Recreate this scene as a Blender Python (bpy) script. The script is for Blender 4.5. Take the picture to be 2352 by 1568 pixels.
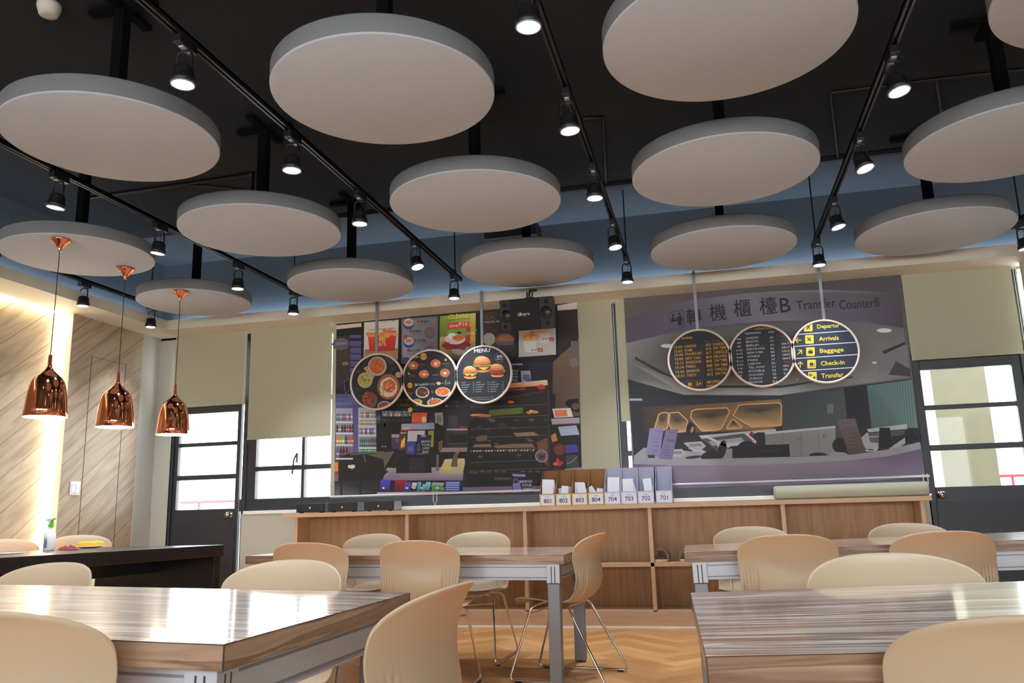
import bpy, bmesh, math, random
from mathutils import Vector, Matrix
random.seed(7)
for o in list(bpy.data.objects): bpy.data.objects.remove(o)
SC = bpy.context.scene
COL = SC.collection
PI = math.pi
def R(d): return math.radians(d)
# ---------------------------------------------------------------- camera
H = 0.98
F = 1867.14
YAW, PITCH, ROLL = R(13.313), R(11.566), R(1.602)
fwd = Vector((-math.sin(YAW)*math.cos(PITCH), math.cos(YAW)*math.cos(PITCH), math.sin(PITCH)))
rt = Vector((math.cos(YAW), math.sin(YAW), 0))
dn = -(rt.cross(fwd))
rr = rt*math.cos(ROLL) + dn*math.sin(ROLL)
dd = -rt*math.sin(ROLL) + dn*math.cos(ROLL)
cd = bpy.data.cameras.new('camera'); cam = bpy.data.objects.new('camera', cd); COL.objects.link(cam)
cd.sensor_width = 36; cd.lens = F/2352*36; cd.clip_start = .05; cd.clip_end = 300
cam.matrix_world = Matrix(((rr.x, -dd.x, -fwd.x, 0), (rr.y, -dd.y, -fwd.y, 0), (rr.z, -dd.z, -fwd.z, H), (0, 0, 0, 1)))
SC.camera = cam
def at(px, py, Y):
    """a point of the photograph measured on the plane y = Y"""
    d = rr*((px-1176)/F) + dd*((py-784)/F) + fwd
    return Vector((0, 0, H)) + d*(Y/d.y)
# ---------------------------------------------------------------- world, lights, exposure
SC.view_settings.view_transform = 'Standard'; SC.view_settings.look = 'None'
SC.view_settings.exposure = -0.2; SC.view_settings.gamma = 1; SC.view_settings.use_curve_mapping = False
w = bpy.data.worlds.new('world'); SC.world = w; w.use_nodes = True
wb = w.node_tree.nodes['Background']; wb.inputs[0].default_value = (.93, .97, 1, 1); wb.inputs[1].default_value = 12
def area(name, loc, size, power, color, direction, spread=180):
    l = bpy.data.lights.new(name, 'AREA'); l.shape = 'RECTANGLE'; l.size, l.size_y = size
    l.energy = power; l.color = color; l.spread = R(spread)
    o = bpy.data.objects.new(name, l); COL.objects.link(o); o.location = loc
    o.rotation_euler = Vector(direction).to_track_quat('-Z', 'Y').to_euler()
    return o
DAY = (.90, .95, 1.0)
# fill lamps added behind the camera for ambient light, one at each rear opening
for k, x in enumerate((-3.9, -1.3, 1.3, 3.9)):
    area('rear_fill_lamp', (x, -2.75, 1.75), (2.0, 1.5), 1.5, DAY, (0, 1, -.6))
# LED strips: hidden in the corner beside the second wood panel and along the top of the first one
def strip(name, loc, long_axis, direction, length, power, color):
    o = area(name, loc, (length, .02), power, color, direction)
    z = -Vector(direction).normalized(); x = Vector(long_axis).normalized(); y = z.cross(x).normalized()
    o.rotation_euler = Matrix(((x.x, y.x, z.x), (x.y, y.y, z.y), (x.z, y.z, z.z))).to_euler(); return o
strip('corner_led_strip', (-5.55, 6.02, 1.42), (0, 0, 1), (-.35, -1, 0), 2.7, 20, (1, .86, .60))
strip('top_led_strip', (-5.545, 4.2, 2.795), (0, 1, 0), (-.25, 0, -1), 3.6, 9, (1, .86, .60))
# cool light strips lying in the trough of the cream ledge, washing the navy walls
strip('ledge_led_strip', (-1.8, 7.18, 2.93), (1, 0, 0), (0, .3, 1), 7.0, 24, (.72, .86, 1))
strip('ledge_led_strip', (3.6, 7.18, 2.93), (1, 0, 0), (0, .3, 1), 3.6, 12, (.72, .86, 1))
strip('ledge_led_strip', (-5.42, 3.2, 2.93), (0, 1, 0), (-.3, 0, 1), 7.6, 24, (.72, .86, 1))
strip('sill_fill_lamp', (-2.3, 7.222, 1.40), (1, 0, 0), (0, .14, -1), 2.3, 9, DAY)  # added fill lamps behind the picture blinds, brightening the sill and rail
strip('sill_fill_lamp', (.5, 7.222, 1.40), (1, 0, 0), (0, .14, -1), 2.2, 9, DAY)
sun = bpy.data.lights.new('sun', 'SUN'); sun.energy = 1.6; sun.angle = R(1); so = bpy.data.objects.new('sun', sun); COL.objects.link(so)
so.rotation_euler = Vector((-.25, .75, -1)).to_track_quat('-Z', 'Y').to_euler()
# ---------------------------------------------------------------- materials
MATS = {}
def new_mat(name):
    m = bpy.data.materials.new(name); m.use_nodes = True
    MATS[name] = m
    return m, m.node_tree.nodes, m.node_tree.links, m.node_tree.nodes['Principled BSDF']
def srgb(r, g, b):
    def c(v):
        v /= 255
        return v/12.92 if v <= .04045 else ((v+.055)/1.055)**2.4
    return (c(r), c(g), c(b), 1)
def plain(name, col, rough=.6, metal=0, emit=None, es=0, noise=0, nscale=40, coat=0, spec=.5, bump=0):
    m, N, L, b = new_mat(name)
    b.inputs['Base Color'].default_value = col; b.inputs['Roughness'].default_value = rough; b.inputs['Metallic'].default_value = metal
    b.inputs['Coat Weight'].default_value = coat; b.inputs['Specular IOR Level'].default_value = spec
    if emit: b.inputs['Emission Color'].default_value = emit; b.inputs['Emission Strength'].default_value = es
    if noise or bump:
        tc = N.new('ShaderNodeTexCoord'); n = N.new('ShaderNodeTexNoise'); n.inputs['Scale'].default_value = nscale; n.inputs['Detail'].default_value = 4
        L.new(tc.outputs['Object'], n.inputs['Vector'])
        if noise:
            mr = N.new('ShaderNodeMapRange'); mr.inputs[3].default_value = 1-noise; mr.inputs[4].default_value = 1+noise
            L.new(n.outputs[0], mr.inputs[0])
            mx = N.new('ShaderNodeMix'); mx.data_type = 'RGBA'; mx.blend_type = 'MULTIPLY'; mx.inputs[0].default_value = 1
            mx.inputs[6].default_value = col; L.new(mr.outputs[0], mx.inputs[7]); L.new(mx.outputs[2], b.inputs['Base Color'])
        if bump:
            bp = N.new('ShaderNodeBump'); bp.inputs['Strength'].default_value = bump; bp.inputs['Distance'].default_value = .002
            L.new(n.outputs[0], bp.inputs['Height']); L.new(bp.outputs[0], b.inputs['Normal'])
    return m
def wood(name, stops, scale=(1, 1, 1), rough=.45, nscale=4, detail=6, distort=.6, coord='Object', coat=0, rot=(0, 0, 0), rand=0, croof=.1):
    """streaky wood: noise stretched along the grain"""
    m, N, L, b = new_mat(name)
    tc = N.new('ShaderNodeTexCoord'); mp = N.new('ShaderNodeMapping'); mp.inputs['Scale'].default_value = scale; mp.inputs['Rotation'].default_value = rot
    n = N.new('ShaderNodeTexNoise'); n.inputs['Scale'].default_value = nscale; n.inputs['Detail'].default_value = detail; n.inputs['Distortion'].default_value = distort
    cr = N.new('ShaderNodeValToRGB')
    while len(cr.color_ramp.elements) < len(stops): cr.color_ramp.elements.new(.5)
    for e, (p, c) in zip(cr.color_ramp.elements, stops): e.position = p; e.color = c
    L.new(tc.outputs[coord], mp.inputs[0]); L.new(mp.outputs[0], n.inputs['Vector']); L.new(n.outputs[0], cr.inputs[0])
    b.inputs['Roughness'].default_value = rough; b.inputs['Coat Weight'].default_value = coat; b.inputs['Coat Roughness'].default_value = croof
    L.new(cr.outputs[0], b.inputs['Base Color'])
    return m
plain('beige_wall', srgb(180, 179, 168), .85, noise=.03, nscale=3)
plain('lip_paint', srgb(222, 216, 200), .8, noise=.02)
plain('navy_paint', srgb(82, 92, 102), .8, noise=.05, nscale=2)
plain('charcoal_ceiling', srgb(22, 26, 33), .85, noise=.1, nscale=1.5)
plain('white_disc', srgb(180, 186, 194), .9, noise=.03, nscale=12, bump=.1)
plain('disc_side_shaded', srgb(124, 126, 128), .9, noise=.04, nscale=90, bump=.15)  # darker than the underside: shade on the disc sides put into the colour
plain('black_metal', srgb(22, 22, 24), .45)
plain('matt_black', srgb(14, 14, 16), .9, spec=.1)
plain('black_plastic', srgb(26, 27, 30), .4)
plain('steel_rod', srgb(150, 155, 160), .35, .6)
plain('chrome', (.78, .78, .8, 1), .08, 1)
plain('copper', srgb(232, 150, 112), .09, 1)
plain('lamp_inside', srgb(250, 245, 235), .6, emit=(1, .9, .75, 1), es=5)
plain('bulb', (1, 1, 1, 1), .5, emit=(1, .93, .82, 1), es=14)
plain('led_lens', (1, 1, 1, 1), .3, emit=(.86, .93, 1, 1), es=26)
plain('led_rim', srgb(150, 155, 175), .1, .3, spec=.9)
plain('dark_frame', srgb(45, 48, 54), .45, noise=.06, nscale=8)
plain('dark_door', srgb(48, 50, 56), .42, noise=.08, nscale=6)
plain('sill_white', srgb(235, 240, 238), .5)
plain('print_frame', srgb(222, 200, 186), .55)
plain('bar_white', srgb(225, 225, 235), .3, .2)
plain('aluminium', srgb(180, 184, 192), .42, .35, noise=.03, nscale=25)
plain('leg_grey', srgb(128, 130, 136), .42, .45)
plain('slot_dark', srgb(52, 50, 48), .6)
plain('edge_line', srgb(60, 45, 38), .6)
plain('black_laminate', srgb(32, 32, 37), .24, noise=.05, nscale=14)
plain('white_cord', srgb(235, 235, 235), .5)
plain('glass_bright', srgb(235, 235, 235), .4)
plain('kraft', srgb(150, 104, 62), .8, noise=.08, nscale=20)
plain('grey_card', srgb(172, 172, 192), .75, noise=.03)
plain('paper', srgb(232, 232, 240), .8)
plain('paper_cream', srgb(225, 222, 205), .8)
plain('slipper_felt', srgb(176, 156, 134), .95, noise=.1, nscale=60)
plain('slipper_sole', srgb(205, 185, 155), .8)
plain('bottle_plastic', srgb(226, 232, 236), .3)
plain('green_plastic', srgb(92, 190, 50), .4)
plain('bottle_print', srgb(110, 115, 160), .6)
plain('red_cloth', srgb(112, 14, 38), .95, noise=.2, nscale=40, bump=.6)
plain('banana_skin', srgb(214, 160, 40), .6, noise=.25, nscale=25)
plain('plate_white', srgb(232, 232, 230), .35)
plain('concrete', srgb(118, 114, 96), .9, noise=.12, nscale=7)
plain('far_building', srgb(150, 152, 154), .9)
plain('far_glass', srgb(104, 124, 138), .4)
plain('red_rail', srgb(170, 60, 76), .5)
plain('outside_floor', srgb(120, 120, 116), .9)
plain('door_edge', srgb(235, 220, 190), .7)
plain('metal_knob', srgb(190, 185, 175), .2, 1)
plain('baffle', srgb(16, 17, 22), .5)
plain('speaker_body', srgb(27, 29, 34), .55, noise=.1, nscale=80)
plain('speaker_grille', srgb(12, 12, 15), .7)
plain('cone', srgb(22, 24, 34), .35)
plain('switch_white', srgb(225, 225, 228), .4)
plain('groove', srgb(96, 76, 52), .9)
plain('led_face', (1, .9, .7, 1), .5, emit=(1, .87, .62, 1), es=9)
def blind_mat(name, c):
    m, N, L, b = new_mat(name)
    b.inputs['Base Color'].default_value = c; b.inputs['Roughness'].default_value = .9
    tr = N.new('ShaderNodeBsdfTranslucent'); tr.inputs[0].default_value = c
    mx = N.new('ShaderNodeMixShader'); mx.inputs[0].default_value = .05
    L.new(b.outputs[0], mx.inputs[1]); L.new(tr.outputs[0], mx.inputs[2]); L.new(mx.outputs[0], N['Material Output'].inputs[0])
    tc = N.new('ShaderNodeTexCoord'); n = N.new('ShaderNodeTexNoise'); n.inputs['Scale'].default_value = 120
    bp = N.new('ShaderNodeBump'); bp.inputs['Strength'].default_value = .15; bp.inputs['Distance'].default_value = .001
    L.new(tc.outputs['Object'], n.inputs['Vector']); L.new(n.outputs[0], bp.inputs['Height']); L.new(bp.outputs[0], b.inputs['Normal'])
    return m
blind_mat('blind_cloth', srgb(184, 181, 156))
blind_mat('curtain_cloth', srgb(190, 188, 166))
# chair shell: cream plastic that lets some warm light through
m, N, L, b = new_mat('chair_plastic')
b.inputs['Base Color'].default_value = srgb(202, 193, 166); b.inputs['Roughness'].default_value = .42
tr = N.new('ShaderNodeBsdfTranslucent'); tr.inputs[0].default_value = srgb(236, 172, 62)
mx = N.new('ShaderNodeMixShader'); mx.inputs[0].default_value = .38
tc = N.new('ShaderNodeTexCoord'); n = N.new('ShaderNodeTexNoise'); n.inputs['Scale'].default_value = 350
bp = N.new('ShaderNodeBump'); bp.inputs['Strength'].default_value = .12; bp.inputs['Distance'].default_value = .0008
L.new(tc.outputs['Object'], n.inputs['Vector']); L.new(n.outputs[0], bp.inputs['Height']); L.new(bp.outputs[0], b.inputs['Normal'])
L.new(b.outputs[0], mx.inputs[1]); L.new(tr.outputs[0], mx.inputs[2]); L.new(mx.outputs[0], N['Material Output'].inputs[0])
# window glass: clear, faintly reflecting
m, N, L, b = new_mat('window_glass')
N.remove(b); t = N.new('ShaderNodeBsdfTransparent'); t.inputs[0].default_value = (.97, .98, .98, 1); g = N.new('ShaderNodeBsdfGlossy'); g.inputs['Roughness'].default_value = .02
fr = N.new('ShaderNodeFresnel'); fr.inputs[0].default_value = 1.3; mx = N.new('ShaderNodeMixShader')
L.new(fr.outputs[0], mx.inputs[0]); L.new(t.outputs[0], mx.inputs[1]); L.new(g.outputs[0], mx.inputs[2]); L.new(mx.outputs[0], N['Material Output'].inputs[0])
# printed surfaces: colours carried by the mesh of the print
m, N, L, b = new_mat('print')
a = N.new('ShaderNodeVertexColor'); a.layer_name = 'Col'; L.new(a.outputs[0], b.inputs['Base Color']); b.inputs['Roughness'].default_value = .6
# woods
wood('cabinet_wood', [(0, srgb(134, 100, 68)), (.45, srgb(162, 124, 86)), (.6, srgb(174, 136, 98)), (1, srgb(146, 110, 76))], (9, 9, .7), .5, 3)
wood('counter_edge_wood', [(0, srgb(176, 140, 108)), (.5, srgb(200, 164, 132)), (1, srgb(184, 148, 114))], (.7, 9, 9), .45, 3)
def zebra(name, coat, tint):
    m, N, L, b = new_mat(name)
    tc = N.new('ShaderNodeTexCoord'); mp = N.new('ShaderNodeMapping'); mp.inputs['Scale'].default_value = (.32, 5.5, 5.5)
    n = N.new('ShaderNodeTexNoise'); n.inputs['Scale'].default_value = 2.4; n.inputs['Detail'].default_value = 3.2; n.inputs['Roughness'].default_value = .5; n.inputs['Distortion'].default_value = .35
    cr = N.new('ShaderNodeValToRGB'); E = cr.color_ramp.elements
    st = [(.28, (158, 128, 108)), (.38, (182, 154, 136)), (.435, (234, 222, 212)), (.455, (176, 148, 130)), (.50, (150, 118, 98)), (.54, (184, 158, 142)), (.575, (244, 236, 228)), (.595, (184, 158, 142)), (.66, (164, 136, 118)), (.70, (226, 214, 206)), (.74, (178, 152, 136))]
    while len(E) < len(st): E.new(.5)
    for e, (p, c) in zip(E, st): e.position = p; e.color = srgb(*[v*t for v, t in zip(c, tint)])
    L.new(tc.outputs['Object'], mp.inputs[0]); L.new(mp.outputs[0], n.inputs['Vector']); L.new(n.outputs[0], cr.inputs[0]); L.new(cr.outputs[0], b.inputs['Base Color'])
    b.inputs['Roughness'].default_value = .28; b.inputs['Coat Weight'].default_value = coat; b.inputs['Coat Roughness'].default_value = .085
    bp = N.new('ShaderNodeBump'); bp.inputs['Strength'].default_value = .12; bp.inputs['Distance'].default_value = .0006
    L.new(n.outputs[0], bp.inputs['Height']); L.new(bp.outputs[0], b.inputs['Normal'])
zebra('zebra_top', 1, (1.04, 1.03, 1.03))
wood('table_edge', [(.25, srgb(92, 66, 50)), (.42, srgb(136, 106, 84)), (.52, srgb(112, 82, 62)), (.62, srgb(164, 136, 112)), (.8, srgb(126, 96, 74))], (1.1, 1.1, 17), .35, 1.5, 5, .9, coat=.3)
# diagonal planks of the left wall
m, N, L, b = new_mat('plank_panel')
tc = N.new('ShaderNodeTexCoord'); mp = N.new('ShaderNodeMapping'); mp.inputs['Rotation'].default_value = (R(-38), 0, 0)
L.new(tc.outputs['Object'], mp.inputs[0])
sp = N.new('ShaderNodeSeparateXYZ'); L.new(mp.outputs[0], sp.inputs[0])
PW = .235
def mth(op, a, b2=None):
    x = N.new('ShaderNodeMath'); x.operation = op
    for i, v in enumerate((a, b2)):
        if v is None: continue
        if isinstance(v, (int, float)): x.inputs[i].default_value = v
        else: L.new(v, x.inputs[i])
    return x.outputs[0]
q = mth('DIVIDE', sp.outputs[2], PW); fl = mth('FLOOR', q); fr_ = mth('FRACT', q)
wn = N.new('ShaderNodeTexWhiteNoise'); wn.noise_dimensions = '1D'; L.new(fl, wn.inputs['W'])
mp2 = N.new('ShaderNodeMapping'); mp2.inputs['Scale'].default_value = (1, 1.1, 9); L.new(mp.outputs[0], mp2.inputs[0])
n = N.new('ShaderNodeTexNoise'); n.inputs['Scale'].default_value = 1.7; n.inputs['Detail'].default_value = 6; n.inputs['Distortion'].default_value = .8; L.new(mp2.outputs[0], n.inputs['Vector'])
cr = N.new('ShaderNodeValToRGB'); E = cr.color_ramp.elements; E.new(.5); E.new(.6)
for e, (p, c) in zip(E, [(.3, (146, 126, 102)), (.48, (168, 148, 124)), (.58, (178, 158, 134)), (.75, (158, 138, 114))]): e.position = p; e.color = srgb(*c)
L.new(n.outputs[0], cr.inputs[0])
mr = N.new('ShaderNodeMapRange'); mr.inputs[3].default_value = .93; mr.inputs[4].default_value = 1.05; L.new(wn.outputs[0], mr.inputs[0])
mx = N.new('ShaderNodeMix'); mx.data_type = 'RGBA'; mx.blend_type = 'MULTIPLY'; mx.inputs[0].default_value = 1; L.new(cr.outputs[0], mx.inputs[6]); L.new(mr.outputs[0], mx.inputs[7])
ln_ = mth('LESS_THAN', fr_, .022)
mx2 = N.new('ShaderNodeMix'); mx2.data_type = 'RGBA'; L.new(ln_, mx2.inputs[0]); L.new(mx.outputs[2], mx2.inputs[6]); mx2.inputs[7].default_value = srgb(104, 82, 58)
L.new(mx2.outputs[2], b.inputs['Base Color']); b.inputs['Roughness'].default_value = .5
# herringbone floor planks (colour per plank, grain along its own UV)
m, N, L, b = new_mat('floor_planks')
a = N.new('ShaderNodeVertexColor'); a.layer_name = 'Col'
uv = N.new('ShaderNodeUVMap'); mp = N.new('ShaderNodeMapping'); mp.inputs['Scale'].default_value = (2, 22, 1); L.new(uv.outputs[0], mp.inputs[0])
n = N.new('ShaderNodeTexNoise'); n.inputs['Scale'].default_value = 1.6; n.inputs['Detail'].default_value = 5; n.inputs['Distortion'].default_value = .5; L.new(mp.outputs[0], n.inputs['Vector'])
mr = N.new('ShaderNodeMapRange'); mr.inputs[1].default_value = .3; mr.inputs[2].default_value = .7; mr.inputs[3].default_value = .86; mr.inputs[4].default_value = 1.08; L.new(n.outputs[0], mr.inputs[0])
mx = N.new('ShaderNodeMix'); mx.data_type = 'RGBA'; mx.blend_type = 'MULTIPLY'; mx.inputs[0].default_value = 1; L.new(a.outputs[0], mx.inputs[6]); L.new(mr.outputs[0], mx.inputs[7])
L.new(mx.outputs[2], b.inputs['Base Color']); b.inputs['Roughness'].default_value = .38
# ---------------------------------------------------------------- mesh helpers
class MB:
    def __init__(s): s.v = []; s.f = []; s.mi = []; s.sm = []; s.mats = []
    def m(s, name):
        if name not in s.mats: s.mats.append(name)
        return s.mats.index(name)
    def add(s, vs, fs, mat, smooth=False):
        o = len(s.v); s.v += [tuple(v) for v in vs]; k = s.m(mat)
        for f in fs: s.f.append([o+i for i in f]); s.mi.append(k); s.sm.append(smooth)
    def box(s, x0, x1, y0, y1, z0, z1, mat, rot=None, piv=None):
        vs = [Vector((x, y, z)) for x in (x0, x1) for y in (y0, y1) for z in (z0, z1)]
        if rot is not None: vs = [rot @ (v-piv) + piv for v in vs]
        s.add(vs, [(0, 1, 3, 2), (4, 6, 7, 5), (0, 4, 5, 1), (2, 3, 7, 6), (0, 2, 6, 4), (1, 5, 7, 3)], mat)
    def tube(s, pts, r, mat, seg=8, cap=True):
        pts = [Vector(p) for p in pts]; rings = []
        up = Vector((0, 0, 1)); prev = None
        for i, p in enumerate(pts):
            t = (pts[min(i+1, len(pts)-1)] - pts[max(i-1, 0)]).normalized()
            if prev is None:
                a = t.cross(up if abs(t.z) < .9 else Vector((1, 0, 0))).normalized()
            else: a = (prev - t*prev.dot(t)).normalized()
            prev = a; c = t.cross(a)
            rings.append([p + (a*math.cos(2*PI*k/seg) + c*math.sin(2*PI*k/seg))*r for k in range(seg)])
        vs = [v for g in rings for v in g]; fs = []
        for i in range(len(pts)-1):
            for k in range(seg): fs.append((i*seg+k, i*seg+(k+1) % seg, (i+1)*seg+(k+1) % seg, (i+1)*seg+k))
        s.add(vs, fs, mat, True)
        if cap:
            s.add(rings[0], [tuple(range(seg))[::-1]], mat); s.add(rings[-1], [tuple(range(seg))], mat)
    def lathe(s, prof, mat, seg=32, org=(0, 0, 0), smooth=True, rot=None, closed=False):
        """prof: (r, z) list; rotated round z"""
        o = Vector(org); vs = []; n = len(prof)
        for r, z in prof:
            for k in range(seg):
                v = Vector((r*math.cos(2*PI*k/seg), r*math.sin(2*PI*k/seg), z))
                if rot is not None: v = rot @ v
                vs.append(v+o)
        fs = []
        for i in range(n if closed else n-1):
            j = (i+1) % n
            for k in range(seg): fs.append((i*seg+k, i*seg+(k+1) % seg, j*seg+(k+1) % seg, j*seg+k))
        s.add(vs, fs, mat, smooth)
    def disc(s, c, r, mat, seg=32, nz=1, rot=None):
        vs = [Vector((r*math.cos(2*PI*k/seg), r*math.sin(2*PI*k/seg), 0)) for k in range(seg)]
        if rot is not None: vs = [rot @ v for v in vs]
        vs = [v+Vector(c) for v in vs]
        s.add(vs, [tuple(range(seg)) if nz > 0 else tuple(range(seg))[::-1]], mat)
    def prism(s, poly, axis, a, b2, mat):
        """poly extruded along an axis between a and b2"""
        n = len(poly)
        def P(p, t):
            if axis == 'x': return (t, p[0], p[1])
            if axis == 'y': return (p[0], t, p[1])
            return (p[0], p[1], t)
        vs = [P(p, a) for p in poly] + [P(p, b2) for p in poly]
        fs = [tuple(range(n)), tuple(range(n, 2*n))[::-1]] + [(i, (i+1) % n, n+(i+1) % n, n+i) for i in range(n)]
        s.add(vs, fs, mat)
    def build(s, name, parent=None, bevel=0, fix=True, loc=None):
        me = bpy.data.meshes.new(name); me.from_pydata(s.v, [], s.f)
        for k in s.mats: me.materials.append(MATS[k])
        me.polygons.foreach_set('material_index', s.mi); me.polygons.foreach_set('use_smooth', s.sm)
        if fix:
            bm = bmesh.new(); bm.from_mesh(me); bmesh.ops.recalc_face_normals(bm, faces=bm.faces); bm.to_mesh(me); bm.free()
        me.update()
        o = bpy.data.objects.new(name, me); COL.objects.link(o)
        if parent: o.parent = parent
        if loc: o.location = loc
        if bevel:
            md = o.modifiers.new('bevel', 'BEVEL'); md.width = bevel; md.segments = 2; md.limit_method = 'ANGLE'; md.angle_limit = R(40)
        return o
def tag(o, label=None, cat=None, group=None, kind=None):
    if label: o['label'] = label
    if cat: o['category'] = cat
    if group: o['group'] = group
    if kind: o['kind'] = kind
    return o
def empty(name, loc=(0, 0, 0), rz=0):
    o = bpy.data.objects.new(name, None); COL.objects.link(o); o.location = loc; o.rotation_euler = (0, 0, rz); o.empty_display_size = .05
    return o
def copy_tree(o, parent=None):
    c = o.copy(); COL.objects.link(c)
    if parent: c.parent = parent
    for ch in list(o.children): copy_tree(ch, c)
    return c
def struct(mb, name, label, cat=None, bevel=0):
    return tag(mb.build(name, bevel=bevel), label, cat, kind='structure')
# ================================================================ THE ROOM
YW = 7.28; XL = -5.50; XR = 5.6; YB = -2.9; ZL = 2.815; ZC = 3.61; YC = 6.955
# floor: herringbone planks
def make_floor():
    Lp, Wp = .60, .12
    verts, faces, cols, uvs = [], [], [], []
    c45 = math.cos(PI/4)
    pal = [srgb(190, 138, 86), srgb(196, 145, 92), srgb(184, 131, 80), srgb(193, 141, 88), srgb(180, 127, 78), srgb(200, 150, 98)]
    rnd = random.Random(3)
    def rot(x, y): return (x*c45-y*c45, x*c45+y*c45)
    n = 26
    for i in range(-n*4, n*4):
        for j in range(-9, 10):
            # classic herringbone lattice: step (W, W) along the zigzag, (L, -L) across
            bx = i*Wp + j*Lp; by = i*Wp - j*Lp
            for (x0, y0, w_, h_) in ((bx, by, Lp, Wp), (bx, by+Wp, Wp, Lp)):
                cx, cy = rot(x0+w_/2, y0+h_/2)
                cx -= .3; cy += 3
                if not (XL-.2 < cx < XR+.2 and YB-.2 < cy < YW+.2): continue
                q = [(x0, y0), (x0+w_, y0), (x0+w_, y0+h_), (x0, y0+h_)]
                o = len(verts); g = .0008
                q = [(x0+g, y0+g), (x0+w_-g, y0+g), (x0+w_-g, y0+h_-g), (x0+g, y0+h_-g)]
                for (x, y) in q:
                    X, Y = rot(x, y); verts.append((X-.3, Y+3, 0))
                faces.append((o, o+1, o+2, o+3))
                c = pal[rnd.randrange(6)]; k = rnd.uniform(.9, 1.06); cols.append((c[0]*k, c[1]*k, c[2]*k, 1))
                off = rnd.uniform(0, 50)
                uvs.append([(off, off), (off+w_, off), (off+w_, off+h_), (off, off+h_)] if w_ > h_ else [(off, off), (off, off+w_), (off+h_, off+w_), (off+h_, off)])
    me = bpy.data.meshes.new('floor'); me.from_pydata(verts, [], faces)
    ca = me.color_attributes.new('Col', 'FLOAT_COLOR', 'CORNER'); ul = me.uv_layers.new(name='UVMap')
    for p in me.polygons:
        for k, li in enumerate(p.loop_indices): ca.data[li].color = cols[p.index]; ul.data[li].uv = uvs[p.index][k]
    me.materials.append(MATS['floor_planks'])
    o = bpy.data.objects.new('floor', me); COL.objects.link(o)
    tag(o, 'warm wood floor laid in a herringbone pattern', 'floor', kind='structure')
    b2 = MB(); b2.box(XL-.2, XR+.2, YB-.2, YW+.2, -.06, -.002, 'groove'); struct(b2, 'floor', 'dark underlay showing in the joints of the wood floor', 'floor')
make_floor()
# back wall: low wall under the windows, piers, strip above
b = MB()
b.box(-4.48, 1.70, YW-.02, YW+.16, 0, .995, 'beige_wall')
b.box(XL-.15, -5.30, YW-.02, YW+.16, 0, ZL+.02, 'beige_wall')
b.box(XL-.15, XR+.15, YW-.02, YW+.16, ZL-.02, ZL+.15, 'beige_wall')
b.box(3.6, XR+.15, YW-.02, YW+.16, 0, ZL+.02, 'beige_wall')
b.box(2.56, 3.6, YW-.02, YW+.16, 0, .9, 'beige_wall')
struct(b, 'wall_back', 'beige far wall under and beside the windows', 'wall')
b = MB(); b.box(XL-.15, XR+.15, YW-.02, YW+.16, ZL+.15, ZC, 'navy_paint'); struct(b, 'wall_back_upper', 'navy upper far wall above the cream ledge', 'wall')
b = MB(); b.box(XL-.2, XL+.0, YB, YW, ZL+.15, ZC, 'navy_paint'); struct(b, 'wall_left_upper', 'navy upper left wall above the cream ledge', 'wall')
# left wall pieces
b = MB(); b.box(XL-.16, XL, 6.99, YW, 0, ZL+.05, 'beige_wall'); b.box(XL, XL+.006, 6.995, YW-.02, 0, 1.055, 'beige_wall')
b.box(XL-.4, XL-.11, YB, 7.0, 0, ZL+.05, 'beige_wall'); struct(b, 'wall_left', 'pale wall strip at the left corner beside the dark door', 'wall')
b = MB(); b.box(XL-.11, XL-.09, YB, 6.04, 0, ZL, 'plank_panel'); struct(b, 'wall_left_planks', 'recessed wood panel of diagonal planks lit by an edge strip', 'wall')
b = MB(); b.box(XL-.11, XL, 6.042, 6.99, 0, ZL, 'plank_panel')
b.box(XL-.11, XL, 6.036, 6.042, 0, ZL, 'lip_paint')
for (y0, z0, y1, z1) in ((6.30, 0, 6.30, 2.46), (6.76, 0, 6.76, 2.46), (6.30, 2.46, 6.76, 2.46)):
    b.box(XL, XL+.0015, y0-.003, y1+.003, z0, z1+.003, 'groove')
struct(b, 'wall_left_panel', 'second wood panel of diagonal planks with a flush cabinet door outline', 'wall')
b = MB(); b.box(XR, XR+.15, YB, YW, 0, ZC, 'beige_wall'); struct(b, 'wall_right', 'plain beige wall on the right', 'wall')
# rear wall with four window openings
b = MB(); xs = [-3.9, -1.3, 1.3, 3.9]
b.box(XL-.3, XR+.15, YB-.15, YB, 0, 1.0, 'beige_wall'); b.box(XL-.3, XR+.15, YB-.15, YB, 2.5, ZC, 'beige_wall')
e = [XL-.3]+[v for x in xs for v in (x-1, x+1)]+[XR+.15]
for i in range(0, len(e), 2): b.box(e[i], e[i+1], YB-.15, YB, 1.0, 2.5, 'beige_wall')
struct(b, 'wall_rear', 'beige wall behind the camera', 'wall')
# ceiling
b = MB(); b.box(XL-.2, XR+.15, YB-.15, 6.42, ZC, ZC+.1, 'charcoal_ceiling'); struct(b, 'ceiling', 'matt charcoal ceiling', 'ceiling')
b = MB(); b.box(XL-.2, XR+.15, 6.42, YW+.16, ZC, ZC+.1, 'navy_paint'); struct(b, 'ceiling_far', 'blue grey ceiling strip along the far wall', 'ceiling')
# cream ledge around the room edge
b = MB(); b.box(XL+.33, XR, 6.90, YW-.015, ZL, ZL+.095, 'lip_paint'); b.box(XL-.10, XL+.33, YB, YW-.015, ZL, ZL+.095, 'lip_paint')
struct(b, 'trim_1', 'cream ceiling ledge running along the far and left walls', 'trim')
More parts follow.
